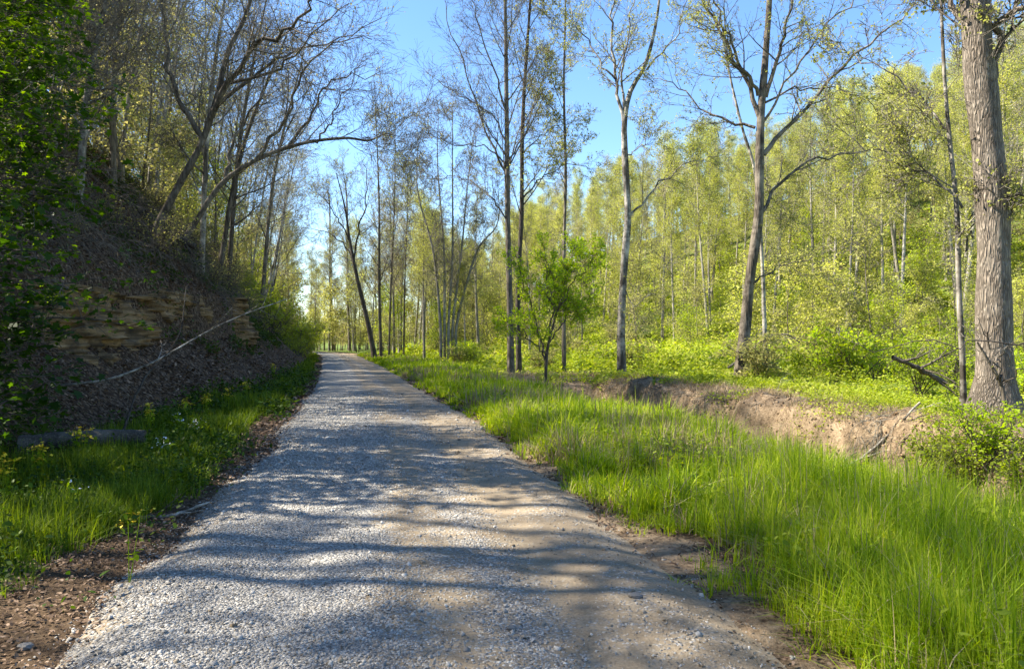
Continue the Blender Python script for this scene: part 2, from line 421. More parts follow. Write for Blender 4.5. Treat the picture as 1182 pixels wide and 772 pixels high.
M['ground'] = ground_mat(); M['road'] = road_mat(); M['rock'] = rock_mat()

# ------------------------------------------------------------------ ground sheet
def grid_faces(ny, nx):
    i = np.arange(ny - 1)[:, None]; j = np.arange(nx - 1)[None, :]
    a = i * nx + j
    return np.stack([a, a + 1, a + nx + 1, a + nx], -1).reshape(-1, 4)

def add_attr(me, name, v):
    a = me.attributes.new(name, 'FLOAT', 'POINT'); a.data.foreach_set('value', np.asarray(v, np.float32).ravel())

ys = np.concatenate([np.linspace(-60, -3, 40), np.linspace(-2.8, 14, 150), 14 + (np.geomspace(1, 60, 230) - 1) * 1.0 + np.linspace(0, 27, 230) , np.geomspace(104, 900, 50)])
ys = np.unique(ys)
dl = -np.geomspace(12, 700, 70)[::-1]
dr = np.geomspace(14, 700, 70)
ds = np.concatenate([dl, np.linspace(-11.9, 13.9, 330), dr])
YY, DD = np.meshgrid(ys, ds, indexing='ij')
XX = xc(YY) + DD
ZZ = height(XX, YY)
V = np.stack([XX, YY, ZZ], -1)
gm = mk_mesh('ground', V, [grid_faces(len(ys), len(ds))], [M['ground']], True)
tb = -DD - bank_b0(YY)
hm_ = hill_h(XX, YY)
add_attr(gm, 'litter', np.clip(sstep(-.6, .8, tb) * .95 + sstep(2, 8, hm_) * .3 + .3 * sstep(1.9, 1.3, np.abs(DD)) + .5 * sstep(2.3, 1.8, np.abs(DD)) * (DD < 0), 0, 1))
creek_on = 1 - sstep(27, 34, YY)
tan = sstep(8.3, 8.9, DD) * (1 - sstep(10.6, 12.8, DD)) * creek_on
tan = np.maximum(tan, .62 * sstep(3.1, 1.9, DD) * sstep(0, 1, DD))
tan = np.maximum(tan, .85 * sstep(24, 26, YY) * (1 - sstep(31, 35, YY)) * sstep(4.5, 6, DD) * (1 - sstep(10, 12, DD)))
add_attr(gm, 'tan', tan)
g = sstep(2.3, 3.1, DD) * (1 - sstep(6.6, 8, DD)) + sstep(11.5, 13.5, DD) * (1 - sstep(2, 8, hm_)) + sstep(2.2, 3, -DD) * (1 - sstep(-.8, .2, tb))
g = g + sstep(34, 36, YY) * sstep(2.5, 3.5, DD) * (1 - sstep(2, 8, hm_))
g = np.maximum(g * (1 - .8 * sstep(100, 130, YY)), .5 * sstep(120, 140, YY)) + sstep(112, 125, YY) + .62 * sstep(1, 5, hm_)
add_attr(gm, 'green', np.clip(g, 0, 1) * .85)
ob('ground', gm, kind='structure')

# road sheet
ry = np.unique(np.concatenate([np.linspace(-30, 0, 60), np.linspace(0, 20, 260), 20 + (np.geomspace(1, 70, 200) - 1), np.linspace(92, 140, 60)]))
rd = np.linspace(-2.05, 2.05, 70)
YY, DD = np.meshgrid(ry, rd, indexing='ij')
en = .28 * (fbm(DD * 0 + np.sign(DD) * 9, YY, 1.6, 44, 4) - .5) * 2
lat = DD / 1.8
zr = .035 - .085 * sstep(.80, 1.12, np.abs(lat) + en * .6) + .02 * (fbm(xc(YY) + DD, YY, .9, 45, 3) - .5)
zr = zr - .02 * np.exp(-((np.abs(DD) - .85) / .3) ** 2)
XX = xc(YY) + DD
ROADZ = (ry, rd, zr)
V = np.stack([XX, YY, zr], -1)
rm = mk_mesh('gravel_road', V, [grid_faces(len(ry), len(rd))], [M['road']], True)
add_attr(rm, 'lat', lat)
ob('gravel_road', rm, kind='structure')

def road_z(d, y):
    i = np.clip(np.searchsorted(ry, y) , 0, len(ry) - 1); j = np.clip(((d + 2.05) / 4.1 * 69).round().astype(int), 0, 69)
    return zr[i, j]

# ------------------------------------------------------------------ gravel stones
def scatter(rng, n, y0, y1, d0, d1, pw=1.0, view=True):
    """y drawn with pdf ~ y^-pw"""
    u = rng.random(n)
    if pw == 1: y = y0 * (y1 / y0) ** u
    else:
        a = 1 - pw; y = (y0 ** a + u * (y1 ** a - y0 ** a)) ** (1 / a)
    d = d0 + (d1 - d0) * rng.random(n)
    x = xc(y) + d
    if view:
        k = (np.abs(x) < .73 * y + .8)
        x, y, d = x[k], y[k], d[k]
    return x, y, d

OCT = np.array([[1, 0, 0], [-1, 0, 0], [0, 1, 0], [0, -1, 0], [0, 0, 1], [0, 0, -1]], float)
OCF = np.array([[0, 2, 4], [2, 1, 4], [1, 3, 4], [3, 0, 4], [2, 0, 5], [1, 2, 5], [3, 1, 5], [0, 3, 5]])
CUBE = np.array([[-1, -1, -1], [1, -1, -1], [1, 1, -1], [-1, 1, -1], [-1, -1, 1], [1, -1, 1], [1, 1, 1], [-1, 1, 1]], float)
CUF = np.array([[0, 1, 5, 4], [1, 2, 6, 5], [2, 3, 7, 6], [3, 0, 4, 7], [4, 5, 6, 7]])
def stones(rng, C, s):
    N = len(C)
    T = CUBE[None] * (.75 + .35 * rng.normal(size=(N, 8, 3)).clip(-1, 1))
    T = T * (np.array([1, .75, .5])[None, None] * (.7 + .6 * rng.random((N, 1, 3))))
    q = nrm(rng.normal(size=(N, 3))); Zv = nrm(np.stack([.5 * rng.normal(size=N), .5 * rng.normal(size=N), np.ones(N)], -1))
    X = nrm(np.cross(q, Zv)); Y = np.cross(Zv, X)
    W = T[..., 0:1] * X[:, None] + T[..., 1:2] * Y[:, None] + T[..., 2:3] * Zv[:, None]
    V = C[:, None] + W * s[:, None, None] * .5
    Fc = (np.arange(N)[:, None, None] * 8 + CUF[None]).reshape(-1, 4)
    return V.reshape(-1, 3), Fc

rng = rngf(1)
x, y, d = scatter(rng, 150000, 2.6, 22, -2.0, 1.95, 1.25)
share = np.interp(d / 1.8, [-1.15, -1, -.75, -.1, .12, .32, .55, .8, 1.1], [.2, .6, .95, .8, .1, .4, .04, .16, .08])
share = share * np.clip(-.35 + 2.4 * fbm(x, y, 1.3, 60, 4), .05, 1)
k = rng.random(len(x)) < share
x, y, d = x[k], y[k], d[k]
s = (.009 + .010 * rng.random(len(x)) ** 2 + .02 * (rng.random(len(x)) > .985)) * np.clip(y / 7, 1, 1.8)
z = road_z(d, y) + s * .12
z = np.maximum(z, height(x, y))
kk = rng.random(len(x)) < (.10 + .35 * sstep(.2, .6, d / 1.8))
gg = Geo()
a, b = stones(rng, np.stack([x, y, z], -1)[~kk], s[~kk]); gg.add(a, b, 0)
a, b = stones(rng, np.stack([x, y, z], -1)[kk], s[kk]); gg.add(a, b, 1)
ob('gravel', gg.mesh('gravel', [M['stone'], M['stone_tan']], False), kind='stuff', label='loose pale grey crushed gravel spread over the road', cat='gravel')

# ------------------------------------------------------------------ leaf litter
rng = rngf(2)
x, y, d = scatter(rng, 230000, 2.3, 45, -10.5, -1.7, 1.1)
tb = -d - bank_b0(y)
k = rng.random(len(x)) < np.where(tb > -.5, .95, np.where(d > -2.7, .9, .12 + .6 * (y < 6)))
k &= (rng.random(len(x)) < .35 + .65 * sstep(.35, .6, fbm(x, y, 1.6, 64, 3)))
x, y, d = x[k], y[k], d[k]
x2, y2, d2 = scatter(rng, 14000, 3, 30, 1.6, 2.7, 1.0)
k2 = rng.random(len(x2)) < .2 + .8 * sstep(.45, .6, fbm(x2, y2, 1.0, 61, 3))
x2, y2 = x2[k2], y2[k2]
X = np.concatenate([x, x2]); Y = np.concatenate([y, y2])
C = np.stack([X, Y, height(X, Y) + .015 + .02 * rng.random(len(X))], -1)
s = .042 * np.clip(Y / 10, .55, 2.0)
V_, F_ = leaves(rng, C, 1, 'oval', flat=.65)
V_ = C.repeat(6, 0) + (V_ - C.repeat(6, 0)) * s.repeat(6)[:, None]
ob('leaf_litter', mk_mesh('leaf_litter', V_, [F_], [M['litter']]), kind='stuff', label='dry brown fallen leaves covering the bank and road edges', cat='leaf litter')

# ------------------------------------------------------------------ grass
def blades(rng, x, y, z, h, w, lean=.35, seg=3, az=None):
    N = len(x)
    if az is None: az = rng.random(N) * 2 * math.pi
    dr_ = np.stack([np.cos(az), np.sin(az), np.zeros(N)], -1)
    wd = np.stack([-np.sin(az + rng.normal(size=N) * .8), np.cos(az), np.zeros(N)], -1); wd = nrm(wd)
    ln = (lean * np.abs(rng.normal(size=N)))[:, None]
    base = np.stack([x, y, z], -1)
    Vs = []
    for k in range(seg + 1):
        t = k / seg
        p = base + dr_ * ln * h[:, None] * t ** 2 * 1.1 + np.array([0, 0, 1]) * (h * (t - .28 * t * t * np.minimum(ln[:, 0] * 1.6, 1.5)))[:, None]
        ww = (w * (1 - t) ** .7)[:, None]
        if k < seg: Vs += [p - wd * ww * .5, p + wd * ww * .5]
        else: Vs += [p]
    nv = len(Vs)
    V = np.stack(Vs, 1).reshape(-1, 3)
    b = np.arange(N) * nv
    Fq = np.concatenate([np.stack([b + 2 * k, b + 2 * k + 1, b + 2 * k + 3, b + 2 * k + 2], -1) for k in range(seg - 1)])
    k = seg - 1
    Ft = np.stack([b + 2 * k, b + 2 * k + 1, b + nv - 1], -1)
    return V, Fq, Ft

def grass_obj(name, sets, label, cat='grass', mats=None):
    V = []; Fq = []; n = 0; mi = []
    FF = []
    for (v, q, t, m_) in sets:
        V.append(v); FF += [q + n, t + n]; mi += [np.full(len(q), m_), np.full(len(t), m_)]; n += len(v)
    me = mk_mesh(name, np.concatenate(V), FF, mats or [M['grass'], M['grass_dry']], False, np.concatenate(mi))
    return ob(name, me, kind='stuff', label=label, cat=cat)

def tufts(rng, x, y, h, w, nb, spread=.05, lean=.45, zoff=-.02):
    N = len(x); az = rng.random((N, nb)) * 6.283; rad = spread * rng.random((N, nb)) ** .7
    X = x[:, None] + np.cos(az) * rad; Y = y[:, None] + np.sin(az) * rad
    H = h[:, None] * (.45 + .65 * rng.random((N, nb)))
    W = np.repeat(w[:, None], nb, 1) * (.7 + .6 * rng.random((N, nb)))
    X = X.ravel(); Y = Y.ravel(); H = H.ravel(); W = W.ravel(); A = az.ravel() + .8 * rng.normal(size=N * nb)
    return blades(rng, X, Y, height(X, Y) + zoff, H, W, lean, 3, A)

rng = rngf(3)
# right verge: tall lush grass
x, y, d = scatter(rng, 60000, 2.4, 78, 1.45, 8.2, 1.1)
pat = fbm(x, y, 1.4, 70, 3)
edge = np.interp(y, [2, 6, 12, 20, 40, 80], [1.62, 1.72, 1.7, 1.66, 1.6, 1.6]) + .8 * (fbm(x * .3, y, 1.3, 71, 3) - .5)
outer = np.interp(y, [0, 20, 28, 36, 60], [8.3, 7.6, 5.8, 5.4, 6])
dens = sstep(0, .6, d - edge) * (1 - sstep(-1, .3, d - outer)) * sstep(.33, .47, pat + .1 * sstep(1, 2.5, d - edge))
k = rng.random(len(x)) < dens
x, y, d, pat = x[k], y[k], d[k], pat[k]
e = (d - np.interp(y, [2, 6, 12, 20, 40, 80], [1.7, 1.75, 1.75, 1.7, 1.65, 1.65]))
cl = vnoise(x, y, .28, 171) * .6 + vnoise(x, y, .7, 172) * .6
h = (.12 + .30 * sstep(0, .8, e) + .22 * (pat - .4)) * (.35 + .75 * rng.random(len(x))) * (.35 + 1.1 * cl)
h = h * np.interp(y, [3, 30, 60], [1.12, .95, .7]) * (1 + .25 * sstep(4, 6, d))
w = .0105 * np.clip(y / 6, .8, 7)
dry = rng.random(len(x)) < .09 + .5 * sstep(.55, .7, fbm(x, y, 2, 72, 2))
sets = []
for m_, kk in ((0, ~dry), (1, dry)):
    a, b, c = tufts(rng, x[kk], y[kk], h[kk] * (1.08 if m_ == 0 else 1.1), w[kk], 10 if m_ == 0 else 7, .06 + .02 * 0, .6); sets.append((a, b, c, m_))
xs, ys_, ds_ = scatter(rng, 5200, 2.6, 34, 2.2, 8, 1.0)
kk = rng.random(len(xs)) < sstep(.5, .62, fbm(xs, ys_, 1.5, 191, 3))
xs, ys_ = xs[kk], ys_[kk]
a, b, c = tufts(rng, xs, ys_, .16 + .3 * rng.random(len(xs)) ** 2, .007 * np.clip(ys_ / 6, .8, 5), 6, .09, 1.3); sets.append((a, b, c, 1))
xs, ys_, ds_ = scatter(rng, 900, 3, 30, 2.4, 8, .9)
a, b, c = blades(rng, xs, ys_, height(xs, ys_), .5 + .35 * rng.random(len(xs)), .006 * np.clip(ys_ / 6, .8, 4), .25); sets.append((a, b, c, 1))
grass_obj('verge_grass', sets, 'tall bright green grass along the right side of the road')
# left verge
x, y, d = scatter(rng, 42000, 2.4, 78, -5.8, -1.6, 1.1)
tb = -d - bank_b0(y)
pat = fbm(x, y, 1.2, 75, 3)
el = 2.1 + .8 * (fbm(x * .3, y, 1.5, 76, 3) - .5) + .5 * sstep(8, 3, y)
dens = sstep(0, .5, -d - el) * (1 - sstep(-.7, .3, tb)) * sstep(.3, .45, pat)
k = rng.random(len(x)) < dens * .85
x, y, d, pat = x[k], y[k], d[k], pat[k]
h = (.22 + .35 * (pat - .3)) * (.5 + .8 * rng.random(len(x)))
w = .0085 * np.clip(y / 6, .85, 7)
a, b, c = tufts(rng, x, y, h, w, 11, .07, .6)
grass_obj('verge_grass', [(a, b, c, 0)], 'green grass tinted dark for shade between the leafy bank and the left edge of the road', mats=[M['grass_shade_tint'], M['grass_dry']])
# dry grass on the creek bank
x, y, d = scatter(rng, 60000, 9, 45, 5.2, 14, .6)
dens = 1.6 * np.exp(-((d - 10.1) / .7) ** 2) * (1 - sstep(28, 34, y)) + sstep(23, 27, y) * (1 - sstep(32, 38, y)) * sstep(5, 6, d) * (1 - sstep(10, 12, d))
dens = dens * sstep(.38, .6, fbm(x, y, .9, 78, 3)) 
k = rng.random(len(x)) < dens
x, y = x[k], y[k]
h = .12 + .22 * rng.random(len(x)); w = .004 * np.clip(y / 5, 1, 5)
a, b, c = blades(rng, x, y, height(x, y) - .02, h, w, lean=1.0)
g1 = (a, b, c, 1)
grass_obj('dry_grass', [g1], 'straw coloured dead grass matted along the top of the eroded creek bank')

# ------------------------------------------------------------------ undergrowth
def weeds(rng, x, y, hmax, size, n_per, kind='oval'):
    # each plant: leaves up a short stem cone
    N = len(x)
    t = rng.random((N, n_per)) ** .7
    px_ = x[:, None] + rng.normal(size=(N, n_per)) * .10 * (1 + hmax[:, None])
    py_ = y[:, None] + rng.normal(size=(N, n_per)) * .10 * (1 + hmax[:, None])
    pz_ = height(x, y)[:, None] + t * hmax[:, None]
    C = np.stack([px_, py_, pz_], -1).reshape(-1, 3)
    s = np.repeat(size, n_per)
    k = len(LT[kind])
    V_, F_ = leaves(rng, C, 1, kind, flat=.4)
    V_ = C.repeat(k, 0) + (V_ - C.repeat(k, 0)) * s.repeat(k)[:, None]
    return V_, F_
rng = rngf(4)
x = rng.random(60000) * 100 - 25; y = 12 + 75 * rng.random(60000) ** 1.3
d = x - xc(y)
inv = (np.abs(x) < .72 * y + 1)
den = np.where(y < 33, sstep(10.8, 13, d), sstep(4.5, 6.5, d)) * inv * (1 - .75 * sstep(3, 14, hill_h(x, y)))
den = den * sstep(.32, .5, fbm(x, y, 3, 81, 3) + .12)
k = rng.random(len(x)) < den
x, y, d = x[k], y[k], d[k]
nz = fbm(x, y, 5, 82, 3)
hm = (.15 + 2.6 * np.clip(nz - .36, 0, 1) + .8 * np.clip(fbm(x, y, 1.6, 182, 2) - .5, 0, 1)) * (.5 + rng.random(len(x))) * sstep(10, 17, d + 6 * sstep(30, 38, y))
hm = np.clip(hm, .1, 1.5)
V_, F_ = weeds(rng, x, y, hm, .055 * np.clip(y / 16, 1, 3), 22, 'rhomb')
ob('undergrowth', mk_mesh('undergrowth', V_, [F_], [M['weed']]), kind='stuff', label='bright yellow green leafy undergrowth covering the flat ground beyond the creek', cat='undergrowth')
# broad leaf weeds on verges
x, y, d = scatter(rng, 11000, 2.6, 36, -5.6, -2.0, 1.2)
x2, y2, d2 = scatter(rng, 7000, 2.8, 26, 2.5, 7.5, 1.2)
tb = -d - bank_b0(y); k = (tb < .4) & (rng.random(len(x)) < .55 * sstep(.42, .58, fbm(x, y, 1, 83, 2)))
k2 = rng.random(len(x2)) < .6 * sstep(.48, .6, fbm(x2, y2, 1, 84, 2))
X = np.concatenate([x[k], x2[k2]]); Y = np.concatenate([y[k], y2[k2]])
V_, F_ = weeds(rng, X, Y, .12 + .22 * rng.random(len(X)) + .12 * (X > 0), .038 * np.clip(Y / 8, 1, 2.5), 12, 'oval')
mi_ = (V_[::6, 0] > 0.5 - .2 * V_[::6, 1]).astype(int)  # left verge weeds take the shade-darkened colour
ob('verge_weeds', mk_mesh('verge_weeds', V_, [F_], [M['grass_shade_tint'], M['leaf_bush']], mat_idx=mi_), kind='stuff', label='low broad leaved weeds growing among the grass on both verges', cat='weeds')

# low green cover on the shaded bank
rg = rngf(5)
x, y, d = scatter(rg, 12000, 7, 60, -13, -4, .7)
tb = -d - bank_b0(y)
k = (tb > .1) & (rg.random(len(x)) < sstep(.47, .62, fbm(x, y, 1.9, 86, 3) + .08 * sstep(3, 5, tb)) * .8)
x, y = x[k], y[k]
V_, F_ = weeds(rg, x, y, .08 + .3 * rg.random(len(x)), .045 * np.clip(y / 12, 1, 3), 12, 'oval')
ob('bank_weeds', mk_mesh('bank_weeds', V_, [F_], [M['ivy']]), kind='stuff', label='dark green low plants scattered over the shaded left bank', cat='weeds')
# plants on the creek bank
x, y, d = scatter(rg, 7000, 9, 32, 7.5, 13, .6)
k = rg.random(len(x)) < sstep(.5, .62, fbm(x, y, 1.3, 87, 3) + .14 * sstep(9.6, 11, d) - .03)
x, y = x[k], y[k]
V_, F_ = weeds(rg, x, y, .08 + .25 * rg.random(len(x)), .045 * np.clip(y / 16, 1, 3), 12, 'oval')
ob('creek_weeds', mk_mesh('creek_weeds', V_, [F_], [M['weed']]), kind='stuff', label='yellow green weeds rooted in patches on the eroded creek bank', cat='weeds')

# ------------------------------------------------------------------ rock ledge
def rock_ledge(name, y0, y1, zb, zt, label, seed, din=0.0):
    ny, nz_ = 260, 90
    yy = np.linspace(y0, y1, ny); vv = np.linspace(0, 1, nz_)
    Yg, Vg = np.meshgrid(yy, vv, indexing='ij')
    env = np.clip(np.minimum((Yg - y0), (y1 - Yg)) / 3.0, 0, 1) ** .7
    zt_l = zt + .5 * (fbm(Yg * 0, Yg, 2.5, seed, 3) - .5)
    Zg = zb - .5 + (zt_l - zb + .5) * Vg
    # strata: number of layers
    lay = np.floor(Zg * 15 + .6 * fbm(Yg * .0, Yg, 3.0, seed + 9, 2))
    off = .07 * hash2(lay, lay * 0 + seed, 5) * (.4 + .9 * vnoise(Yg, lay * 13.0, 1.3, seed + 1))
    block = np.floor(Yg / .9 + hash2(lay, lay * 0, 8) * 5)
    off = off + .05 * hash2(block, lay, seed + 3) + .26 * hash2(np.floor(Yg / 1.3 + .5 * np.floor(Zg * 3)), np.floor(Zg * 3.1), seed + 5)
    off = off + .22 * (fbm(Yg, Zg, .35, seed + 4, 5) - .5) + .7 * (fbm(Yg, Zg * .4, 2.4, seed + 6, 3) - .5)
    dB = -(bank_b0(Yg) + 2.15) + din
    Dg = dB - .35 * Vg + off * env - 1.2 * (1 - env) - .25 * sstep(.62, .5, fbm(Yg, Zg, 1.1, seed + 31, 2)) * 0 - .22 * sstep(.56, .62, fbm(Yg, Zg, .9, seed + 33, 3))
    Xg = xc(Yg) + Dg
    front = np.stack([Xg, Yg, Zg], -1)
    top = np.stack([Xg[:, -1] - 1.6, yy, Zg[:, -1] + .1], -1)[:, None]
    bot = np.stack([Xg[:, 0] - 1.6, yy, Zg[:, 0] ], -1)[:, None]
    G = np.concatenate([bot, front, top, bot], 1)
    o = Vector((float(xc((y0 + y1) / 2) - 6), (y0 + y1) / 2, zb))
    G = G - np.array(o)
    F_ = [grid_faces(ny, G.shape[1])]
    cap = [np.arange(G.shape[1])[None, ::-1], (np.arange(G.shape[1]) + (ny - 1) * G.shape[1])[None]]
    me = mk_mesh(name, G, F_ + cap, [M['rock']], False)
    return ob(name, me, label=label, cat='rock ledge', loc=o)
rock_ledge('rock_ledge', 12.0, 27.5, 1.5, 2.8, 'tan layered sandstone ledge jutting from the shaded bank, nearest and longest', 7, .42)
rock_ledge('rock_ledge', 28.0, 34, 1.9, 3.2, 'dark narrow rock outcrop farther along the bank, half hidden by brush', 19, .5)

# ------------------------------------------------------------------ trees
def shc(L): return lambda t: L
def taper(L, a=.35, p=1.0): return lambda t: L * (1 - (1 - a) * t ** p)

def auto_wood(rng, H, r0, lean=(0, 0), curve=.6, n1=24, t1=.3, ang=R(55), L1=3.2, la=.35, n2=7, n3=5, up1=.08,
              K0=14, r1=.38, bias=None, rmin=.006, L2=.42, L3=.45, wob=.1):
    z = np.linspace(0, 1, K0)
    ph = rng.random(2) * 6.28
    P = np.stack([lean[0] * z ** 1.2 * H + curve * .3 * np.sin(z * 4 + ph[0]) - curve * .3 * np.sin(ph[0]),
                  lean[1] * z ** 1.2 * H + curve * .3 * np.sin(z * 3.3 + ph[1]) - curve * .3 * np.sin(ph[1]), z * H], -1)[None]
    P[:, 0, 2] -= .6
    rr = r0 * (1 - .88 * z ** .9); rr[0] *= 1.35
    Rr = rr[None]
    B1 = branch(rng, P, Rr, n1, t1, .98, ang, taper(L1, la), 7, wob, up1, r1, .3, .2, bias, rmin)
    B2 = branch(rng, *B1, n2, .2, .98, R(42), taper(L1 * L2, .5), 5, wob * 1.2, .03, .5, .35, .3, None, rmin)
    B3 = branch(rng, *B2, n3, .15, 1, R(40), taper(L1 * L2 * L3, .6), 4, wob * 1.3, .02, .6, .5, .3, None, rmin)
    return [(P, Rr, 10), (*B1, 5)], [(*B2, 3), (*B3, 3)]

def make_tree(name, loc, label, cat, big, small, rng, leafspec=None, bark='bark_grey', twig='twig', group=None, rz=0, bd_extra=None):
    """big/small: lists of (P,R,S) local.  leafspec: list of (centres,size,kind,matkey,flat,droop)"""
    r = root(name, loc, label, cat, group, rz)
    g = Geo()
    for P, Rr, S in big: g.add(*tubes(P, Rr, S, rng))
    ob('trunk', g.mesh('trunk', [M[bark]]), r)
    g = Geo(); mats = [M[twig]]
    for P, Rr, S in small: g.add(*tubes(P, Rr, S, rng), 0)
    for i, (C, s, kd, mk, fl, dp) in enumerate(leafspec or []):
        a, b = leaves(rng, C, s, kd, fl, dp); g.add(a, b, i + 1); mats.append(M[mk])
    ob('crown', g.mesh('crown', mats, False), r)
    return r

def px(px_, py_, Y): return np.array([(px_ - 591) / F * Y, Y, CAMH + (HOR - py_) / F * Y])

def clumpkeep(rng, P, sc, thr, seed):
    c = P[:, -1]
    return (vnoise(c[:, 0] + c[:, 2] * .7, c[:, 1] - c[:, 2] * .6, sc, seed) + .25 * rng.normal(size=len(c))) > thr

# --- hillside tree prototypes
LEAF_OPTS = []
def hill_proto(i):
    rng = rngf(100 + i)
    kinds = [('leaf_hill', 26, .07), ('leaf_hill', 21, .074), ('leaf_olive', 18, .068), ('leaf_hill', 29, .066), ('leaf_buff', 9, .066), ('leaf_bud', 15, .068)]
    mk, nl, s = kinds[i % 6]
    H = 15 + 4 * rng.random()
    big, small = auto_wood(rng, H, .13 + .05 * rng.random(), (rng.normal() * .03, rng.normal() * .03), .8, n1=28, t1=.3 + .15 * rng.random(),
                           ang=R(52), L1=2.5 + .7 * rng.random(), la=.3, n2=7, n3=5, rmin=.010)
    P3 = small[1][0]
    C = along(rng, P3, int(nl * .85), .05, .24, clumpkeep(rng, P3, 1.6, .34, i))
    return big, small, [(C, s, 'rhomb', mk, .1, .1)], rng

# visible placement check
def cap(x, y, z, s, H=17.0, extra=0):
    p = 591 + 860 * x / y
    sk = float(np.interp(p, [300, 400, 480, 540, 570, 600, 650, 700, 800, 860, 950, 1007, 1060, 1182], [240, 215, 215, 275, 285, 240, 205, 185, 165, 150, 108, 88, 66, 25])) + extra
    zl = CAMH + (HOR - sk) / F * y
    return max(.4, min(s, (zl - z) / H))
def vis(x, y, m=.72): return abs(x) < m * y + 3

rng = rngf(50)
protos = []
HL = {'leaf_hill': 'yellow green spring tree with a slender grey trunk in the forest on the right hillside',
      'leaf_olive': 'olive tinted half leafed tree in the forest on the right hillside',
      'leaf_buff': 'almost bare buff grey tree among the greener trees of the right hillside',
      'leaf_bud': 'pale budding tree with thin foliage in the forest on the right hillside'}
hp = []
# candidate positions on hill
cand = []
for _ in range(9000):
    y = 36 + 120 * rng.random() ** 1.0; x = -12 + 130 * rng.random()
    if not (-.15 * y < x < .74 * y + 4): continue
    u = .55 * x + .835 * y
    if u < 53 or (x < 2 and y < 78): continue
    if u > 132: continue
    if all((x - a) ** 2 + (y - b) ** 2 > (2.7 + .012 * y) ** 2 for a, b in cand): cand.append((x, y))
cand.sort(key=lambda c: .55 * c[0] + .835 * c[1])
cand = cand[:285]
order = [0, 1, 3, 2, 0, 5, 1, 3, 4, 0, 2, 5]
protoroots = {}
for n, (x, y) in enumerate(cand):
    i = order[int(rng.integers(0, len(order)))] + 6 * int(rng.integers(0, 2))
    z = float(height(x, y))
    sc = cap(x, y, z, .85 + .35 * rng.random(), 17.5, 10 + 28 * rng.random())
    lean = (rng.normal() * .02, rng.normal() * .02)
    mk = ['leaf_hill', 'leaf_hill', 'leaf_olive', 'leaf_hill', 'leaf_buff', 'leaf_bud'][i % 6]
    grp = {'leaf_hill': 'yellow green trees on the right hillside', 'leaf_olive': 'olive trees on the right hillside', 'leaf_buff': 'nearly bare trees on the right hillside', 'leaf_bud': 'budding trees on the right hillside'}[mk]
    if i not in protoroots:
        big, small, lf, rg = hill_proto(i)
        r = make_tree('forest_tree', (x, y, z), HL[mk], 'tree', big, small, rg, lf, 'bark_light', 'twig_l', grp)
        r.scale = (sc, sc, sc * 1.05)
        protoroots[i] = r
    else:
        dup(protoroots[i], (x, y, z), rng.random() * 6.28, (sc, sc, sc * (.95 + .2 * rng.random())), HL[mk], grp, lean)

# --- understory saplings on and below the hill
def under_proto(i):
    rng = rngf(150 + i)
    H = 6 + 2 * rng.random()
    big, small = auto_wood(rng, H, .05, (0, 0), .6, n1=22, t1=.08, ang=R(62), L1=2.4, la=.4, n2=6, n3=4, rmin=.007, up1=.03)
    P3 = small[1][0]
    C = along(rng, P3, [8, 7, 8, 5][i], .05, .2, clumpkeep(rng, P3, 1.3, .3, i))
    return big, small, [(C, .115, 'rhomb', ['leaf_hill', 'leaf_olive', 'leaf_bush', 'leaf_bud'][i], .2, .1)], rng
UL = ['young yellow green understory tree', 'olive understory tree', 'vivid green understory tree', 'pale budding understory tree']
uroots = {}
rng = rngf(54)
def place_under(x, y, where, pp=(.4, .25, .2, .15), nm='understory_tree'):
    i = int(rng.choice(4, p=pp)); z = float(height(x, y)); s = (.55 + .6 * rng.random()) * (1.5 if 'bends' in where else 1)
    lab = UL[i] + ' ' + where; grp = UL[i].replace('tree', 'trees') + ' ' + where
    if i not in uroots:
        big, small, lf, rg = under_proto(i)
        r = make_tree('understory_tree', (x, y, z), lab, 'tree', big, small, rg, lf, 'bark_grey', 'twig_g', grp)
        r.scale = (s, s, s); uroots[i] = r
    else: dup(uroots[i], (x, y, z), rng.random() * 6.28, (s, s, s * (.8 + .4 * rng.random())), lab, grp).name = nm
c2 = []
for _ in range(9000):
    y = 30 + 95 * rng.random() ** 1.2; x = -12 + 110 * rng.random()
    if not (-.1 * y < x < .74 * y + 3): continue
    u = .55 * x + .835 * y
    if u < 40 or u > 118 or (x < 2 and y < 60): continue
    if all((x - a) ** 2 + (y - b) ** 2 > (2.6 + .012 * y) ** 2 for a, b in c2): c2.append((x, y))
c2.sort(key=lambda c: c[1]); c2 = c2[:230]
for x, y in c2: place_under(x, y, 'below the taller trees of the right hillside')
c4 = []
for _ in range(3000):
    y = 17 + 52 * rng.random(); d = -(bank_b0(y) + 4.8 + 11 * rng.random()); x = float(xc(y)) + d
    if x < -.75 * y - 2: continue
    if all((x - a) ** 2 + (y - b) ** 2 > 2.6 ** 2 for a, b in c4): c4.append((x, y))
for x, y in c4[:52]: place_under(x, y, 'among the trunks on the left bank', (.1, .45, .05, .4), 'bank_sapling')
for _ in range(34):
    y = 84 + 30 * rng.random(); p = 285 + 135 * rng.random(); x = (p - 591) / F * y
    if abs(x - float(xc(y))) > 3.5: place_under(x, y, 'closing the view where the road bends away', (.45, .15, .25, .15), 'valley_sapling')
c3 = []
for _ in range(5000):
    y = 66 + 80 * rng.random(); x = -80 + 85 * rng.random()
    if y > 115 and not -.36 * y < x < -.16 * y: continue
    d = x - float(xc(y))
    if not (-.62 * y < x < .0 * y + 1): continue
    if abs(d) < 4.5: continue
    if all((x - a) ** 2 + (y - b) ** 2 > 3.0 ** 2 for a, b in c3): c3.append((x, y))
for x, y in c3[:230]: place_under(x, y, 'in the woods beyond the far end of the road', nm='valley_sapling')

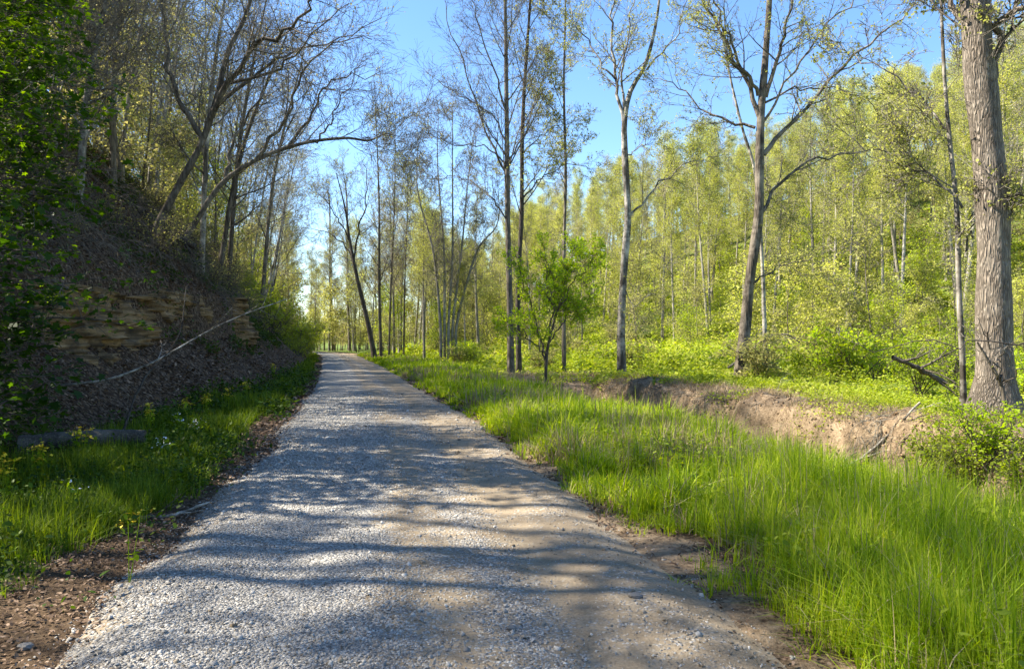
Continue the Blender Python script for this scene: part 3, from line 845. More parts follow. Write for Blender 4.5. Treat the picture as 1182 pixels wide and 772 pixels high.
# --- trees beyond the road end and in the valley floor
rng = rngf(51)
pts = []
for _ in range(6000):
    y = 52 + 95 * rng.random(); x = -75 + 80 * rng.random()
    d = x - float(xc(y))
    if not (-.62 * y < x < .02 * y + 1): continue
    if abs(d) < 4.5: continue
    if d < 0 and y < 70: continue
    # keep the window of sky left of the road end thinner
    pxx = 591 + 860 * x / y
    if 355 < pxx < 415 and y < 90 and rng.random() < .5: continue
    if y < 85 and rng.random() < .65: continue
    if y > 125: continue
    if all((x - a) ** 2 + (y - b) ** 2 > 3.6 ** 2 for a, b in pts): pts.append((x, y))
pts = pts[:150]
for x, y in pts:
    i = [0, 1, 2, 4, 5, 3, 10, 8][int(rng.integers(0, 8))]
    mk = ['leaf_hill', 'leaf_hill', 'leaf_olive', 'leaf_hill', 'leaf_buff', 'leaf_bud'][i % 6]
    s = cap(x, y, float(height(x, y)), .7 + .35 * rng.random(), 17, (-60 * rng.random() if mk in ('leaf_buff', 'leaf_bud') else 25 * rng.random()))
    t = {'leaf_hill': 'fresh green', 'leaf_olive': 'olive', 'leaf_buff': 'almost bare grey', 'leaf_bud': 'pale budding'}[mk]
    if i not in protoroots: continue
    vr = dup(protoroots[i], (x, y, float(height(x, y))), rng.random() * 6.28, (s, s, s), t + ' tree in the woods beyond the far end of the road', t + ' trees beyond the end of the road'); vr.name = 'valley_tree'

# --- left bank trees
def left_proto(i):
    rng = rngf(200 + i)
    H = 13 + 5 * rng.random(); r0 = .06 + .06 * rng.random()
    lean = (.10 + .16 * rng.random(), rng.normal() * .06)
    big, small = auto_wood(rng, H, r0, lean, 1.2, n1=20, t1=.22, ang=R(48), L1=4.2, la=.4, n2=6, n3=5, up1=.05, bias=(.5, 0, 0), rmin=.006, L2=.42, L3=.45, wob=.16)
    P3 = small[1][0]
    keep = clumpkeep(rng, P3, 1.8, [.35, .28, .45, .22][i % 4], i)
    C = along(rng, P3, 4, .1, .09, keep)
    return big, small, [(C, .06, 'rhomb', ['leaf_buff', 'leaf_olive', 'leaf_bud', 'leaf_bud'][i % 4], .1, .1)], rng
lroots = {}
rng = rngf(52)
pts = []
tries = 0
while len(pts) < 135 and tries < 9000:
    tries += 1
    y = -16 + 90 * rng.random() ** 1.15; d = -(8.6 + 17 * rng.random() ** 1.4)
    if y < 12 and d < -18: continue
    if y > 45: d = -(5.5 + 14 * rng.random())
    x = float(xc(y)) + d
    if y > 5 and x < -.95 * y - 9: continue
    if all((x - a) ** 2 + (y - b) ** 2 > 1.45 ** 2 for a, b in pts): pts.append((x, y))
for _ in range(16):  # unseen trees beside and behind the camera, added to dapple the foreground
    yq = -13 + 24 * rng.random(); dq = -(9 + 11 * rng.random()); pts.append((float(xc(yq)) + dq, yq))
for x, y in pts:
    i = int(rng.integers(0, 6)); s = .8 + .4 * rng.random()
    if 9 < y < 20: s *= .78
    z = float(height(x, y))
    t = ['bare', 'sparsely leafed', 'bare', 'budding', 'bare', 'sparsely leafed'][i]
    lab = 'thin %s tree leaning from the shaded bank left of the road' % t
    grp = '%s trees on the bank left of the road' % t
    if i not in lroots:
        big, small, lf, rg = left_proto(i)
        r = make_tree('bank_tree', (x, y, z), lab, 'tree', big, small, rg, lf, 'bark_light' if i % 2 else 'bark_pale', 'twig_l', grp)
        r.scale = (s, s, s); lroots[i] = r
    else:
        dup(lroots[i], (x, y, z), rng.normal() * .7, (s, s, s), lab, grp)

rng = rngf(57)  # added leafy trees, mostly out of view, shading the verge and foreground
sh = None
for k, (dq, yq, s) in enumerate([(-12.5, 1.2, .8), (-11.0, 3.8, .62), (-15.5, -3.5, 1.0), (-9.5, 12.5, .62), (-17, 6, 1.1), (-9.6, 17.5, .6), (-15, 13, .8)]):
    x = float(xc(yq)) + dq; z = float(height(x, yq)); lab = 'leafy tree added on the near left bank to shade the foreground'
    if sh is None:
        rg = rngf(270)
        big, small = auto_wood(rg, 11, .12, (.12, 0), 1.0, n1=26, t1=.2, ang=R(55), L1=3.4, la=.5, n2=7, n3=5, rmin=.006, bias=(.4, 0, 0))
        P3 = small[1][0]
        sh = make_tree('shade_tree', (x, yq, z), lab, 'tree', big, small, rg, [(along(rg, P3, 7, .1, .08, clumpkeep(rg, P3, 1.4, .55, 5)), .09, 'oval', 'leaf_maple', .4, .1)], 'bark_grey', 'twig', 'leafy trees added for shade on the near left bank')
        sh.scale = (s, s, s)
    else: dup(sh, (x, yq, z), rng.normal() * .8, (s, s, s), lab, 'leafy trees added for shade on the near left bank')
def shc(L): return lambda t: L

# --- hero trees
def hero(name, base, trunk, r_tr, limbs, label, seed, bark='bark_grey', twig='twig_g', nb=14, Lb=2.2, n2=7, n3=5, auto=None,
         leafn=3, leafs=.06, leafk='leaf_bud', keep=.5, S=12, flare=1.3, rmin=.0045, kind='rhomb', limb_up=.06, rs=.62):
    rng = rngf(seed)
    base = np.asarray(base, float)
    P = spline(trunk, 26)
    t = np.linspace(0, 1, 26)
    rr = np.interp(t, np.linspace(0, 1, len(r_tr)), r_tr)
    rr = rr * (rs if S < 20 else 1) * (1 + (flare - 1) * np.exp(-t * 26)) * (1 + .05 * np.sin(t * 37 + seed))
    P = P - base
    P[0, 2] -= .4
    big = [(P[None], rr[None], S)]
    small = []
    par = []
    for pts_, ra, rb in limbs:
        Q = spline(pts_, 16) - base
        Q[1:] += rng.normal(size=(15, 3)) * .035 * np.arange(1, 16)[:, None] ** .3
        q = (ra + (rb - ra) * np.linspace(0, 1, 16) ** .8) * (max(rs, .75) if S < 20 else .8)
        big.append((Q[None], q[None], 7)); par.append((Q[None], q[None], np.linalg.norm(Q[-1] - Q[0])))
    if auto:
        for (n1, t0, t1, ang, L, la, up) in auto:
            B = branch(rng, P[None], rr[None], n1, t0, t1, ang, taper(L, la), 9, .07, up, .34, .25, .18, None, rmin)
            big.append((*B, 6)); par.append((*B, L))
    tips = []
    for Q, q, L in par:
        B2 = branch(rng, Q, q, max(3, int(nb * min(1, L / 2.6))) if Q.shape[0] == 1 else max(6, nb // 2), .18, .98, R(45), taper(min(Lb, L * .5), .5), 6, .12, limb_up, .5, .3, .3, None, rmin)
        B3 = branch(rng, *B2, n2, .15, 1, R(42), taper(Lb * .42, .6), 4, .14, .04, .55, .5, .3, None, rmin)
        B4 = branch(rng, *B3, n3, .2, 1, R(40), taper(Lb * .18, .7), 3, .14, .03, .7, .7, .3, None, rmin * .9)
        small += [(*B2, 4), (*B3, 3), (*B4, 3)]; tips.append(B4[0])
    lf = []
    if leafn and tips:
        for T in tips:
            if len(T) > 0:
                lf.append(along(rng, T, leafn, .2, .03, clumpkeep(rng, T, 1.5, keep, seed)))
        C = np.concatenate(lf)
        lf = [(C, leafs, kind, leafk, .1, .2)]
    return make_tree(name, tuple(base), label, 'tree', big, small, rng, lf, bark, twig)

def gbase(px_, Y, dz=0):
    X = (px_ - 591) / F * Y
    return np.array([X, Y, float(height(X, Y)) + dz])
def pl(Y, *pts):
    """pixel polyline; each point (px,py[,dY])"""
    return [px(p[0], p[1], Y + (p[2] if len(p) > 2 else 0)) for p in pts]

# T1 massive trunk on the right
Y = 13.5; b = gbase(1147, Y)
hero('large_tree', b, [b] + pl(Y, (1148, 430), (1147, 340), (1147, 250), (1139, 150), (1130, 60), (1126, -40), (1118, -160), (1116, -300)),
     [.42, .31, .275, .265, .26, .25, .24, .22, .18],
     [(pl(Y, (1142, 100), (1158, 40), (1168, 15, -.4), (1215, 5, -1), (1300, -40, -2)), .10, .03),
      (pl(Y, (1140, 30), (1100, -40), (1040, -120, 1), (980, -180, 1.5)), .14, .04),
      (pl(Y, (1160, 248), (1180, 228, -.3), (1240, 200, -.6)), .05, .015),
      (pl(Y, (1130, 60), (1110, 20, .3), (1070, -60, .8), (1010, -100, 1.4)), .09, .02)],
     'massive grey brown furrowed trunk at the right edge, rising from the far creek bank', 301, 'bark_big', 'twig_g', nb=12, Lb=1.9, S=20, flare=1.45, leafn=2, leafs=.05, keep=.45)
# slim stem beside it
Y = 14.2; b = gbase(1112, Y)
hero('slender_tree', b, [b] + pl(Y, (1111, 420), (1107, 330), (1105, 240), (1096, 150), (1090, 60), (1086, -60), (1080, -180)), [.10, .085, .08, .075, .06, .05, .04, .02],
     [(pl(Y, (1114, 290), (1125, 250), (1140, 225, -.6)), .03, .008), (pl(Y, (1096, 150), (1060, 110, .4), (1000, 70, .8), (960, 50, 1)), .035, .008),
      (pl(Y, (1112, 240), (1070, 200, .3), (1010, 180, .6), (950, 130, 1)), .035, .006)],
     'slender mottled tree standing just left of the massive trunk', 302, 'bark_pale', nb=10, Lb=1.3, leafn=3, leafs=.055, keep=.4, auto=[(8, .3, .95, R(55), 1.8, .4, .05)])
# sapling in front of big trunk
Y = 12.0; b = gbase(1158, Y)
hero('sapling', b, [b] + pl(Y, (1157, 450), (1140, 415), (1128, 395)), [.055, .05, .035, .02],
     [(pl(Y, (1156, 445), (1150, 425), (1146, 395, -.2), (1138, 370, -.2)), .03, .008), (pl(Y, (1157, 440), (1185, 425, -.4), (1230, 400, -.8)), .018, .006)],
     'knobbly forked sapling standing in front of the massive trunk', 303, 'bark_grey', nb=5, Lb=.5, n2=3, n3=2, leafn=2, leafs=.04)
Y = 11.6; b = gbase(1250, Y)
hero('sapling', b, [b] + pl(Y, (1252, 420), (1240, 330), (1250, 200)), [.06, .05, .035, .01],
     [(pl(Y, (1250, 400), (1210, 392), (1150, 395), (1080, 396, .2), (1010, 398, .5), (955, 392, .9)), .022, .006),
      (pl(Y, (1245, 330), (1210, 250, .4), (1190, 180, .5)), .02, .006)],
     'sapling at the right edge whose bare low branch crosses the massive trunk', 304, 'bark_dark', nb=7, Lb=.5, n2=3, n3=2, leafn=2, leafs=.04)

# T2 curved tree with a long right arching limb
Y = 27; b = gbase(853, Y)
hero('curved_tree', b, [b] + pl(Y, (860, 380), (866, 320), (876, 250), (877, 190), (879, 130), (884, 70), (889, 0), (893, -80), (896, -180)),
     [.36, .32, .29, .28, .25, .23, .19, .16, .12, .05],
     [(pl(Y, (880, 245), (893, 222), (920, 195), (955, 182, .5), (1000, 173, 1), (1040, 178, 1.5)), .10, .02),
      (pl(Y, (882, 178), (905, 150), (945, 108), (990, 62, .5), (1030, 30, 1), (1080, -10, 1.5)), .13, .025),
      (pl(Y, (879, 140), (864, 100), (850, 68), (830, 35), (808, -5), (790, -50)), .13, .04),
      (pl(Y, (876, 110), (858, 78, -.5), (838, 30, -1), (825, -20, -1.2)), .10, .03),
      (pl(Y, (872, 147), (845, 140, .4), (812, 125, .8), (782, 98, 1.2), (755, 85, 1.6)), .08, .015),
      (pl(Y, (884, 112), (900, 60, -.3), (915, 10, -.6), (930, -60, -1)), .12, .03),
      (pl(Y, (882, 140), (905, 100, -.4), (940, 50, -.8), (985, 0, -1), (1010, -30, -1.2)), .07, .02),
      (pl(Y, (867, 330), (885, 315), (915, 303, -.3), (948, 305, -.6)), .06, .015),
      (pl(Y, (884, 118), (925, 100, .6), (985, 110, 1.2), (1040, 150, 1.8)), .06, .012),
      (pl(Y, (881, 200), (896, 230, .6), (915, 262, 1.0)), .035, .01)],
     'tall curved tree with heavy ascending limbs, right of centre, leaning left at its foot', 305, 'bark_mottled', nb=15, Lb=2.1, S=14, leafn=6, leafs=.055, keep=.42, n2=6, n3=4)
# pale dead leaning trunk behind
Y = 31; b = gbase(884, Y)
hero('dead_tree', b, [b] + pl(Y, (880, 300), (872, 200), (858, 150), (846, 100), (838, 60), (832, 10)), [.14, .12, .10, .09, .075, .06, .03],
     [(pl(Y, (858, 150), (850, 120, .3), (838, 100, .6)), .03, .01)],
     'pale bleached thin dead trunk leaning behind the curved tree', 306, 'bark_pale', nb=4, Lb=.7, n2=2, n3=1, leafn=0)
# T3 white lit trunk with fork
Y = 30; b = gbase(718, Y)
hero('forked_tree', b, [b] + pl(Y, (717, 380), (721, 300), (725, 250), (722, 190), (721, 140), (728, 105), (745, 75), (757, 30), (764, -20), (775, -90)),
     [.27, .25, .24, .225, .21, .19, .15, .13, .10, .07, .03],
     [(pl(Y, (727, 250), (745, 228), (775, 200), (810, 182, .4), (850, 178, .8)), .07, .012),
      (pl(Y, (720, 140), (712, 100), (707, 50), (708, 0), (704, -60)), .11, .03),
      (pl(Y, (710, 90), (690, 68, .3), (668, 30, .6), (648, -10, 1)), .06, .015),
      (pl(Y, (722, 130), (719, 85, -.3), (727, 40, -.6), (735, -20, -1)), .08, .02),
      (pl(Y, (747, 80), (775, 50, .4), (790, 15, .8), (800, -30, 1.2)), .06, .015),
      (pl(Y, (722, 180), (745, 165, -.5), (765, 130, -1)), .035, .01),
      (pl(Y, (720, 330), (732, 352, -.3), (752, 340, -.6), (765, 350, -.8)), .03, .01)],
     'straight white barked tree forking high up, centre right of the picture', 307, 'bark_pale', nb=13, Lb=2.2, leafn=7, leafs=.055, keep=.35, n2=6, n3=4)
# T4 thin straight
Y = 36; b = gbase(651, Y)
hero('slender_tree', b, [b] + pl(Y, (651, 300), (653, 200), (651, 100), (653, 0), (652, -60)), [.15, .13, .115, .09, .06, .02], [],
     'thin straight tree behind the bright green little tree, left of the white barked one', 308, 'bark_grey', nb=8, Lb=1.2, leafn=3, leafs=.075, keep=.42, auto=[(30, .35, .97, R(48), 3.6, .4, .09)], n3=4)
# T5 tall with long left branches
Y = 34; b = gbase(590, Y)
hero('tall_tree', b, [b] + pl(Y, (588, 330), (586, 250), (585, 150), (584, 60), (583, 0), (581, -80), (580, -150)), [.24, .22, .2, .18, .14, .11, .07, .03],
     [(pl(Y, (585, 200), (568, 165), (545, 110), (525, 50), (510, -10)), .08, .02),
      (pl(Y, (585, 165), (566, 130, .3), (530, 110, .8), (490, 80, 1.2)), .06, .012),
      (pl(Y, (586, 255), (565, 225), (535, 205, .5), (500, 205, 1)), .06, .012),
      (pl(Y, (586, 190), (560, 170, -.4), (520, 165, -.8), (485, 150, -1.2)), .055, .012),
      (pl(Y, (585, 130), (570, 80, -.3), (552, 20, -.6), (545, -40, -1)), .07, .015),
      (pl(Y, (586, 190), (605, 150, .4), (625, 100, .8), (640, 40, 1)), .06, .012)],
     'tall dark tree with long bare branches reaching left, left of the close pair', 309, 'bark_grey', nb=14, Lb=2.4, leafn=1, leafs=.06, keep=.75, auto=[(24, .3, .97, R(40), 4.6, .45, .1)], n3=4)
Y = 35.5; b = gbase(599, Y)
hero('tall_tree', b, [b] + pl(Y, (598, 330), (602, 250), (603, 150), (608, 60), (612, 0), (616, -90)), [.21, .18, .165, .15, .12, .09, .03],
     [(pl(Y, (602, 180), (620, 160), (645, 145, .5), (668, 140, 1)), .05, .012),
      (pl(Y, (603, 230), (625, 205), (655, 190, -.5), (690, 192, -1)), .06, .012)],
     'tall dark tree, right one of the close pair, with pale buds along its upper stem', 310, 'bark_dark', nb=12, Lb=1.8, leafn=3, leafs=.075, keep=.42, auto=[(18, .3, .97, R(42), 3.4, .4, .1)], n3=4)
# T8 five-stem cluster
Y = 54; b = gbase(516, Y)
for k, (tp, lb_) in enumerate([((482, 180), 'leftmost stem of the grey clump leaning toward the road'), ((505, 150), 'second stem from the left of the grey clump'), ((522, 130), 'upright middle stem of the grey multi-stem clump'), ((540, 170), 'stem right of the middle one in the grey clump'), ((575, 215), 'rightmost outward leaning stem of the grey clump')]):
    bb = gbase(509 + 4.5 * k, Y + (k % 2) * .8)
    hero('clump_tree', bb, [bb] + pl(Y, (508 + 5 * k, 370), ((511 + 4 * k) * .55 + tp[0] * .45 + 2, 290), (tp[0], tp[1] + 40), (tp[0] + rngf(k).normal() * 4, tp[1] - 25)), [.19, .16, .12, .07, .02], [],
         lb_, 320 + k, 'bark_light', 'twig_g', nb=8, Lb=1.6, leafn=1, leafs=.08, keep=.6, auto=[(14, .3, .97, R(42), 3.0, .5, .08)], n2=6, n3=4, rmin=.007, flare=1)
# T9 leaning dark tree by the road
Y = 60; b = gbase(433, Y)
hero('leaning_tree', b, [b] + pl(Y, (424, 370), (412, 320), (404, 280), (398, 240), (388, 200)), [.36, .3, .24, .18, .12, .05],
     [(pl(Y, (412, 320), (402, 290, .5), (380, 270, 1), (350, 262, 1.5)), .12, .02), (pl(Y, (408, 300), (415, 260, -.5), (422, 225, -1), (420, 190, -1)), .12, .03),
      (pl(Y, (404, 280), (385, 245, -.5), (362, 215, -1)), .09, .02)],
     'dark tree leaning left beside the far end of the road', 330, 'bark_dark', nb=12, Lb=2.6, leafn=2, leafs=.09, keep=.6, n3=3, rmin=.007)
for k, (a_, t_, Y, r_, lb_) in enumerate([(440, (432, 95), 62, .24, 'tall straight grey tree right of the dark leaning one'), (449, (456, 130), 64, .16, 'thin straight tree, second right of the dark leaning one'),
                            (466, (470, 200), 66, .13, 'thin young tree standing left of the grey clump'), (404, (394, 190), 98, .34, 'tree with a low fork left of the leaning one at the road end'),
                            (384, (374, 225), 104, .28, 'thin tree left of the low forked one at the far end of the road')]):
    b = gbase(a_, Y)
    hero('roadside_tree', b, [b] + pl(Y, (a_ * .7 + t_[0] * .3, 330), (a_ * .4 + t_[0] * .6 + 2, 230), t_), [r_, r_ * .8, r_ * .5, .03], [],
         lb_, 340 + k, 'bark_grey', 'twig_g', nb=8, Lb=2.0, leafn=2, leafs=.1, keep=.6, auto=[(22, .25, .97, R(42), 4.2, .45, .08)], n2=6, n3=3, rmin=.008, flare=1)

# left bank hero trees
Y = 24; b = gbase(205, Y) if False else px(200, 285, Y); b[2] = float(height(b[0], Y))
hero('arching_tree', b, [b] + pl(Y, (222, 262), (255, 212), (300, 182), (350, 165), (398, 159), (425, 162), (445, 154), (462, 158)), [.24, .2, .17, .13, .10, .06, .02],
     [(pl(Y, (330, 171), (360, 130, .4), (375, 100, .8), (400, 88, 1.2), (440, 85, 1.6)), .075, .015),
      (pl(Y, (365, 165), (380, 140, -.3), (395, 110, -.6), (420, 60, -1)), .05, .012), (pl(Y, (260, 208), (270, 160, .5), (300, 110, 1), (310, 60, 1.4)), .09, .018), (pl(Y, (295, 184), (325, 140, -.4), (345, 90, -.8), (385, 50, -1.2), (430, 45, -1.5)), .085, .015)],
     'dark tree bending low over the road in a long arch from the left bank', 350, 'bark_grey', 'twig_g', rs=.42, n2=5, n3=3, nb=14, Lb=2.0, leafn=1, leafs=.05, leafk='leaf_buff', keep=.5, auto=[(15, .3, .99, R(48), 2.6, .6, .1)])
Y = 22; b = px(172, 290, Y); b[2] = float(height(b[0], Y))
hero('arching_tree', b, [b] + pl(Y, (205, 215), (232, 165), (250, 110), (262, 60), (285, 10), (300, -60)), [.34, .28, .25, .22, .19, .15, .08],
     [(pl(Y, (240, 140), (268, 85, -.5), (300, 50, -1), (340, 25, -1.4), (370, -10, -1.8)), .13, .04),
      (pl(Y, (246, 120), (290, 90, .5), (335, 60, 1), (380, 50, 1.5), (440, 20, 2)), .09, .015),
      (pl(Y, (235, 160), (200, 100), (190, 40), (180, -30)), .12, .03),
      (pl(Y, (252, 100), (320, 78, -.5), (350, 50, -.8), (400, 0, -1.2)), .07, .015)],
     'thick grey tree with sinuous limbs reaching over the left half of the road', 351, 'bark_grey', 'twig_g', rs=.36, n2=5, n3=3, flare=1.1, nb=15, Lb=2.2, leafn=1, leafs=.05, leafk='leaf_buff', keep=.45, auto=[(10, .3, .95, R(50), 3.0, .4, .08)])
for k, (p0, p1, Y) in enumerate([((232, 250), (262, -30), 27), ((262, 275), (310, -20), 33), ((90, 180), (130, -40), 19), ((130, 200), (140, -60), 23), ((20, 130), (40, -60), 17), ((300, 300), (350, 60), 42), ((60, 160), (85, -80), 20), ((250, 268), (330, 40), 30)]):
    b = px(p0[0], p0[1], Y); b[2] = float(height(b[0], Y)) 
    names_ = ['straight grey tree rising between the arching trees on the left bank', 'slim tree with upswept limbs behind the arching trees', 'dark straight trunk above the nearest rock ledge', 'mid grey trunk just right of the dark straight one above the ledge',
              'trunk at the far upper left behind the maple leaves', 'slim far tree at the end of the left bank before the valley opens', 'thin trunk between the two dark trunks at upper left', 'small crooked tree low on the left bank beyond the arching ones']
    hero('bank_tree', b, [b] + pl(Y, (p0[0] * .6 + p1[0] * .4 - 4, p0[1] * .6 + p1[1] * .4), (p1[0], p1[1])), [.17, .15, .11, .04], [],
         names_[k], 360 + k, 'bark_grey' if k % 2 else 'bark_pale', 'twig_g', nb=9, Lb=1.7, leafn=2, leafs=.05, leafk='leaf_buff', keep=.62, auto=[(18, .2, .97, R(48), 3.2, .4, .06)], n2=6, n3=4)

# T7 small bright green tree
Y = 25.5; b = gbase(630, Y)
rg = rngf(400)
hero('small_leafy_tree', b, [b] + pl(Y, (631, 410), (640, 370), (650, 340), (655, 300)), [.11, .09, .06, .04, .015],
     [(pl(Y, (631, 420), (622, 385), (608, 340, .3), (600, 305, .5)), .06, .01), (pl(Y, (632, 405), (637, 360, -.5), (632, 320, -.8), (634, 290, -.8)), .05, .01),
      (pl(Y, (634, 395), (660, 360, .4), (685, 335, .8)), .04, .008), (pl(Y, (630, 410), (605, 385, -.5), (585, 372, -.8)), .04, .008), (pl(Y, (640, 365), (668, 320, -.4), (690, 295, -.6)), .035, .008)],
     'small multi stemmed tree in vivid green leaf at the edge of the grass', 401, 'bark_dark', 'twig', nb=14, Lb=1.1, leafn=7, leafs=.065, leafk='leaf_bright', keep=.1, n2=6, n3=4, auto=[(6, .4, .95, R(55), 1.4, .6, .03)])

# left maple foliage close to the camera
def maple(bp, H, label, seed, n1=16, L=2.1, t1=.2, lean=(.08, 0), nl=3):
    rg = rngf(seed)
    big, small = auto_wood(rg, H, .07, lean, .5, n1=n1, t1=t1, ang=R(68), L1=L, la=.6, n2=6, n3=4, up1=-.01, bias=(.9, -.2, 0), rmin=.004, L2=.4, L3=.42, wob=.12)
    C = along(rg, small[1][0], nl, .15, .05)
    # part of the leaves are young and light
    return make_tree('maple_sapling', tuple(bp), label, 'tree', big, small, rg, [(C, .085, 'maple', 'leaf_maple', .6, .25)], 'bark_dark', 'twig')
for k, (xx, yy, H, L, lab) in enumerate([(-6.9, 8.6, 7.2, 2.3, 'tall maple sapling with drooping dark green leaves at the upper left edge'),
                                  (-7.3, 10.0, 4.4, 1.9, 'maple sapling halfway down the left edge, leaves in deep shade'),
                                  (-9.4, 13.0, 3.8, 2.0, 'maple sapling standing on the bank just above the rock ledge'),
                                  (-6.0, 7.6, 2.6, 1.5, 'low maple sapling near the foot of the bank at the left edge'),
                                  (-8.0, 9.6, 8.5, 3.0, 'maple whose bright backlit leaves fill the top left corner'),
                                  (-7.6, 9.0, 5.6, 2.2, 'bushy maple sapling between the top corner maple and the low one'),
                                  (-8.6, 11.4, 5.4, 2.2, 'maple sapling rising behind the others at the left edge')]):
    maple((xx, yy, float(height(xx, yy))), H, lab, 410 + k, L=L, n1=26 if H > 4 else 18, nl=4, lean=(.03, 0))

# ------------------------------------------------------------------ shrubs
def shrub_geo(seed, H, W, leafk, ls, nl=4, nst=9):
    rg = rngf(seed)
    P0 = np.zeros((nst, 6, 3)); R0 = np.zeros((nst, 6))
    for i in range(nst):
        az = rg.random() * 6.28; sp = W * (.3 + .7 * rg.random()); hh = H * (.65 + .4 * rg.random())
        t = np.linspace(0, 1, 6)
        P0[i] = np.stack([np.cos(az) * sp * t ** 1.2, np.sin(az) * sp * t ** 1.2, hh * (t - .15 * t * t) - .1], -1) + rg.normal(size=(6, 3)) * .03 * t[:, None]
        R0[i] = .018 * (1 - .75 * t) * (H / 1.5) ** .5
    B1 = branch(rg, P0, R0, 8, .15, 1, R(50), taper(H * .38, .6), 4, .15, .06, .5, .4, .3, None, .003)
    B2 = branch(rg, *B1, 5, .15, 1, R(45), taper(H * .17, .7), 3, .15, .03, .6, .6, .3, None, .003)
    C = along(rg, B2[0], nl, .1, .04)
    return [(P0, R0, 5)], [(*B1, 3), (*B2, 3)], [(C, ls, 'oval', leafk, .35, .1)], rg
def make_shrub(name, loc, label, seed, H, W, lk_, ls, nl=4, group=None):
    big, small, lf, rg = shrub_geo(seed, H, W, lk_, ls, nl)
    r = root(name, loc, label, 'shrub', group)
    g = Geo()
    for a in big: g.add(*tubes(*a, rg))
    for a in small: g.add(*tubes(*a, rg))
    ob('stem', g.mesh('stem', [M['twig']]), r)
    g = Geo()
    for (C, s, kd, mk, fl, dp) in lf: g.add(*leaves(rg, C, s, kd, fl, dp))
    ob('foliage', g.mesh('foliage', [M[mk]], False), r)
    return r
near = [(1085, 12.4, 1.15, .6, 'leafy shrub on the creek bed at the right, in front of the bare bank end'), (1140, 11.2, 1.2, .7, 'leafy shrub below the massive trunk near the right edge'),
        (1190, 10.4, 1.15, .7, 'leafy shrub cut by the right edge of the picture'), (1060, 19.5, 1.7, 1.0, 'bushy yellow green shrub left of the massive trunk behind the bank'),
        (1100, 21, 2.4, 1.2, 'tall bright shrub directly behind the slender mottled tree'), (1178, 18, 1.5, 1.0, 'shrub right of the massive trunk at the picture edge'),
        (1112, 11.5, 1.0, .6, 'leafy shrub between the two larger ones below the massive trunk'), (1010, 26, 1.8, 1.3, 'rounded light green shrub behind the dark fallen branch'), (770, 22.5, .7, .5, 'small shrub spilling over the dark hollow in the creek bank')]
for k, (a_, Y, H, W, lb_) in enumerate(near):
    b = gbase(a_, Y)
    make_shrub('shrub', tuple(b), lb_, 500 + k, H, W, ['leaf_bush', 'leaf_bright'][k % 2] if k != 3 else 'leaf_bush', .05 if Y < 15 else .065, 5)
# floodplain bush copies
rng = rngf(53)
sroots = []
lab3 = ['yellow green bush among the undergrowth beyond the creek', 'olive green bush among the undergrowth beyond the creek', 'bright green bush among the undergrowth beyond the creek']
for k in range(95):
    y = 24 + 36 * rng.random() ** .8; x = -.22 * y + (.95 * y) * rng.random()
    d = x - float(xc(y))
    if d < (13 if y < 34 else 6.5): continue
    j = int(rng.integers(0, 3)); loc = (x, y, float(height(x, y))); s = .7 + .7 * rng.random()
    if len(sroots) < 3:
        j = len(sroots)
        r = make_shrub('bush', loc, lab3[j], 520 + j, 1.6, 1.1, ['leaf_bush', 'leaf_olive', 'leaf_bright'][j], .085, 4, lab3[j].replace('bush', 'bushes'))
        r.scale = (s, s, s); sroots.append(r)
    else: dup(sroots[j], loc, rng.random() * 6.28, (s, s, s * .9), lab3[j], lab3[j].replace('bush', 'bushes'))
# brush on the left bank
b1 = None
for k in range(120):
    y = 8 + 52 * rng.random() ** 1.2; d = -(bank_b0(y) + (2.3 + 6 * rng.random() ** 1.3)); x = float(xc(y)) + d
    loc = (x, y, float(height(x, y)) - .1); s = .6 + .6 * rng.random()
    lb_ = 'tangled half bare bush on the upper part of the shaded left bank'
    if b1 is None:
        b1 = make_shrub('bush', loc, lb_, 540, 1.5, 1.2, 'leaf_olive', .045, 2, 'tangled bushes on the left bank')
    else: dup(b1, loc, rng.random() * 6.28, (s, s, s), lb_, 'tangled bushes on the left bank')
b2 = None
for k in range(26):
    y = 40 + 40 * rng.random(); d = -(bank_b0(y) + (.3 + 5 * rng.random())); x = float(xc(y)) + d
    loc = (x, y, float(height(x, y)) - .1); s = .8 + .9 * rng.random()
    lb_ = 'yellow green bush where the left bank drops toward the far end of the road'
    if b2 is None: b2 = make_shrub('bush', loc, lb_, 541, 1.9, 1.3, 'leaf_bush', .08, 4, 'bushes at the far end of the left bank')
    else: dup(b2, loc, rng.random() * 6.28, (s, s, s), lb_, 'bushes at the far end of the left bank')

# ------------------------------------------------------------------ dead wood
def dead_branch(name, pts, ra, rb, label, seed, bark='bark_wood', nb=5, Lb=.4, cat='branch', S=8, cap=False, K=18):
    rg = rngf(seed); P = spline(pts, K); base = P[0].copy(); P = P - base
    P[1:-1] += rg.normal(size=(K - 2, 3)) * ra * (.04 if cap else .18)
    rr = (ra + (rb - ra) * np.linspace(0, 1, K)) * (1 + (.03 if cap else .12) * rg.normal(size=K))
    g = Geo()
    V_, F_ = tubes(P[None], rr[None], S, rg); g.add(V_, F_)
    if cap:
        g.add(V_[:S].copy(), np.arange(S)[None, ::-1]); g.add(V_[-S:].copy(), np.arange(S)[None])
    if nb:
        B = branch(rg, P[None], rr[None], nb, .2, .95, R(48), shc(Lb), 5, .12, .02, .5, .35, .3, None, .003); g.add(*tubes(*B, 5, rg))
        B = branch(rg, *B, 3, .3, 1, R(45), shc(Lb * .4), 3, .12, .02, .6, .5, .3, None, .002); g.add(*tubes(*B, 3, rg))
    return ob(name, g.mesh(name, [M[bark]]), label=label, cat=cat, loc=tuple(base))
def gp(px_, Y, dz=0.0):
    X = (px_ - 591) / F * Y; return np.array([X, Y, float(height(X, Y)) + dz])
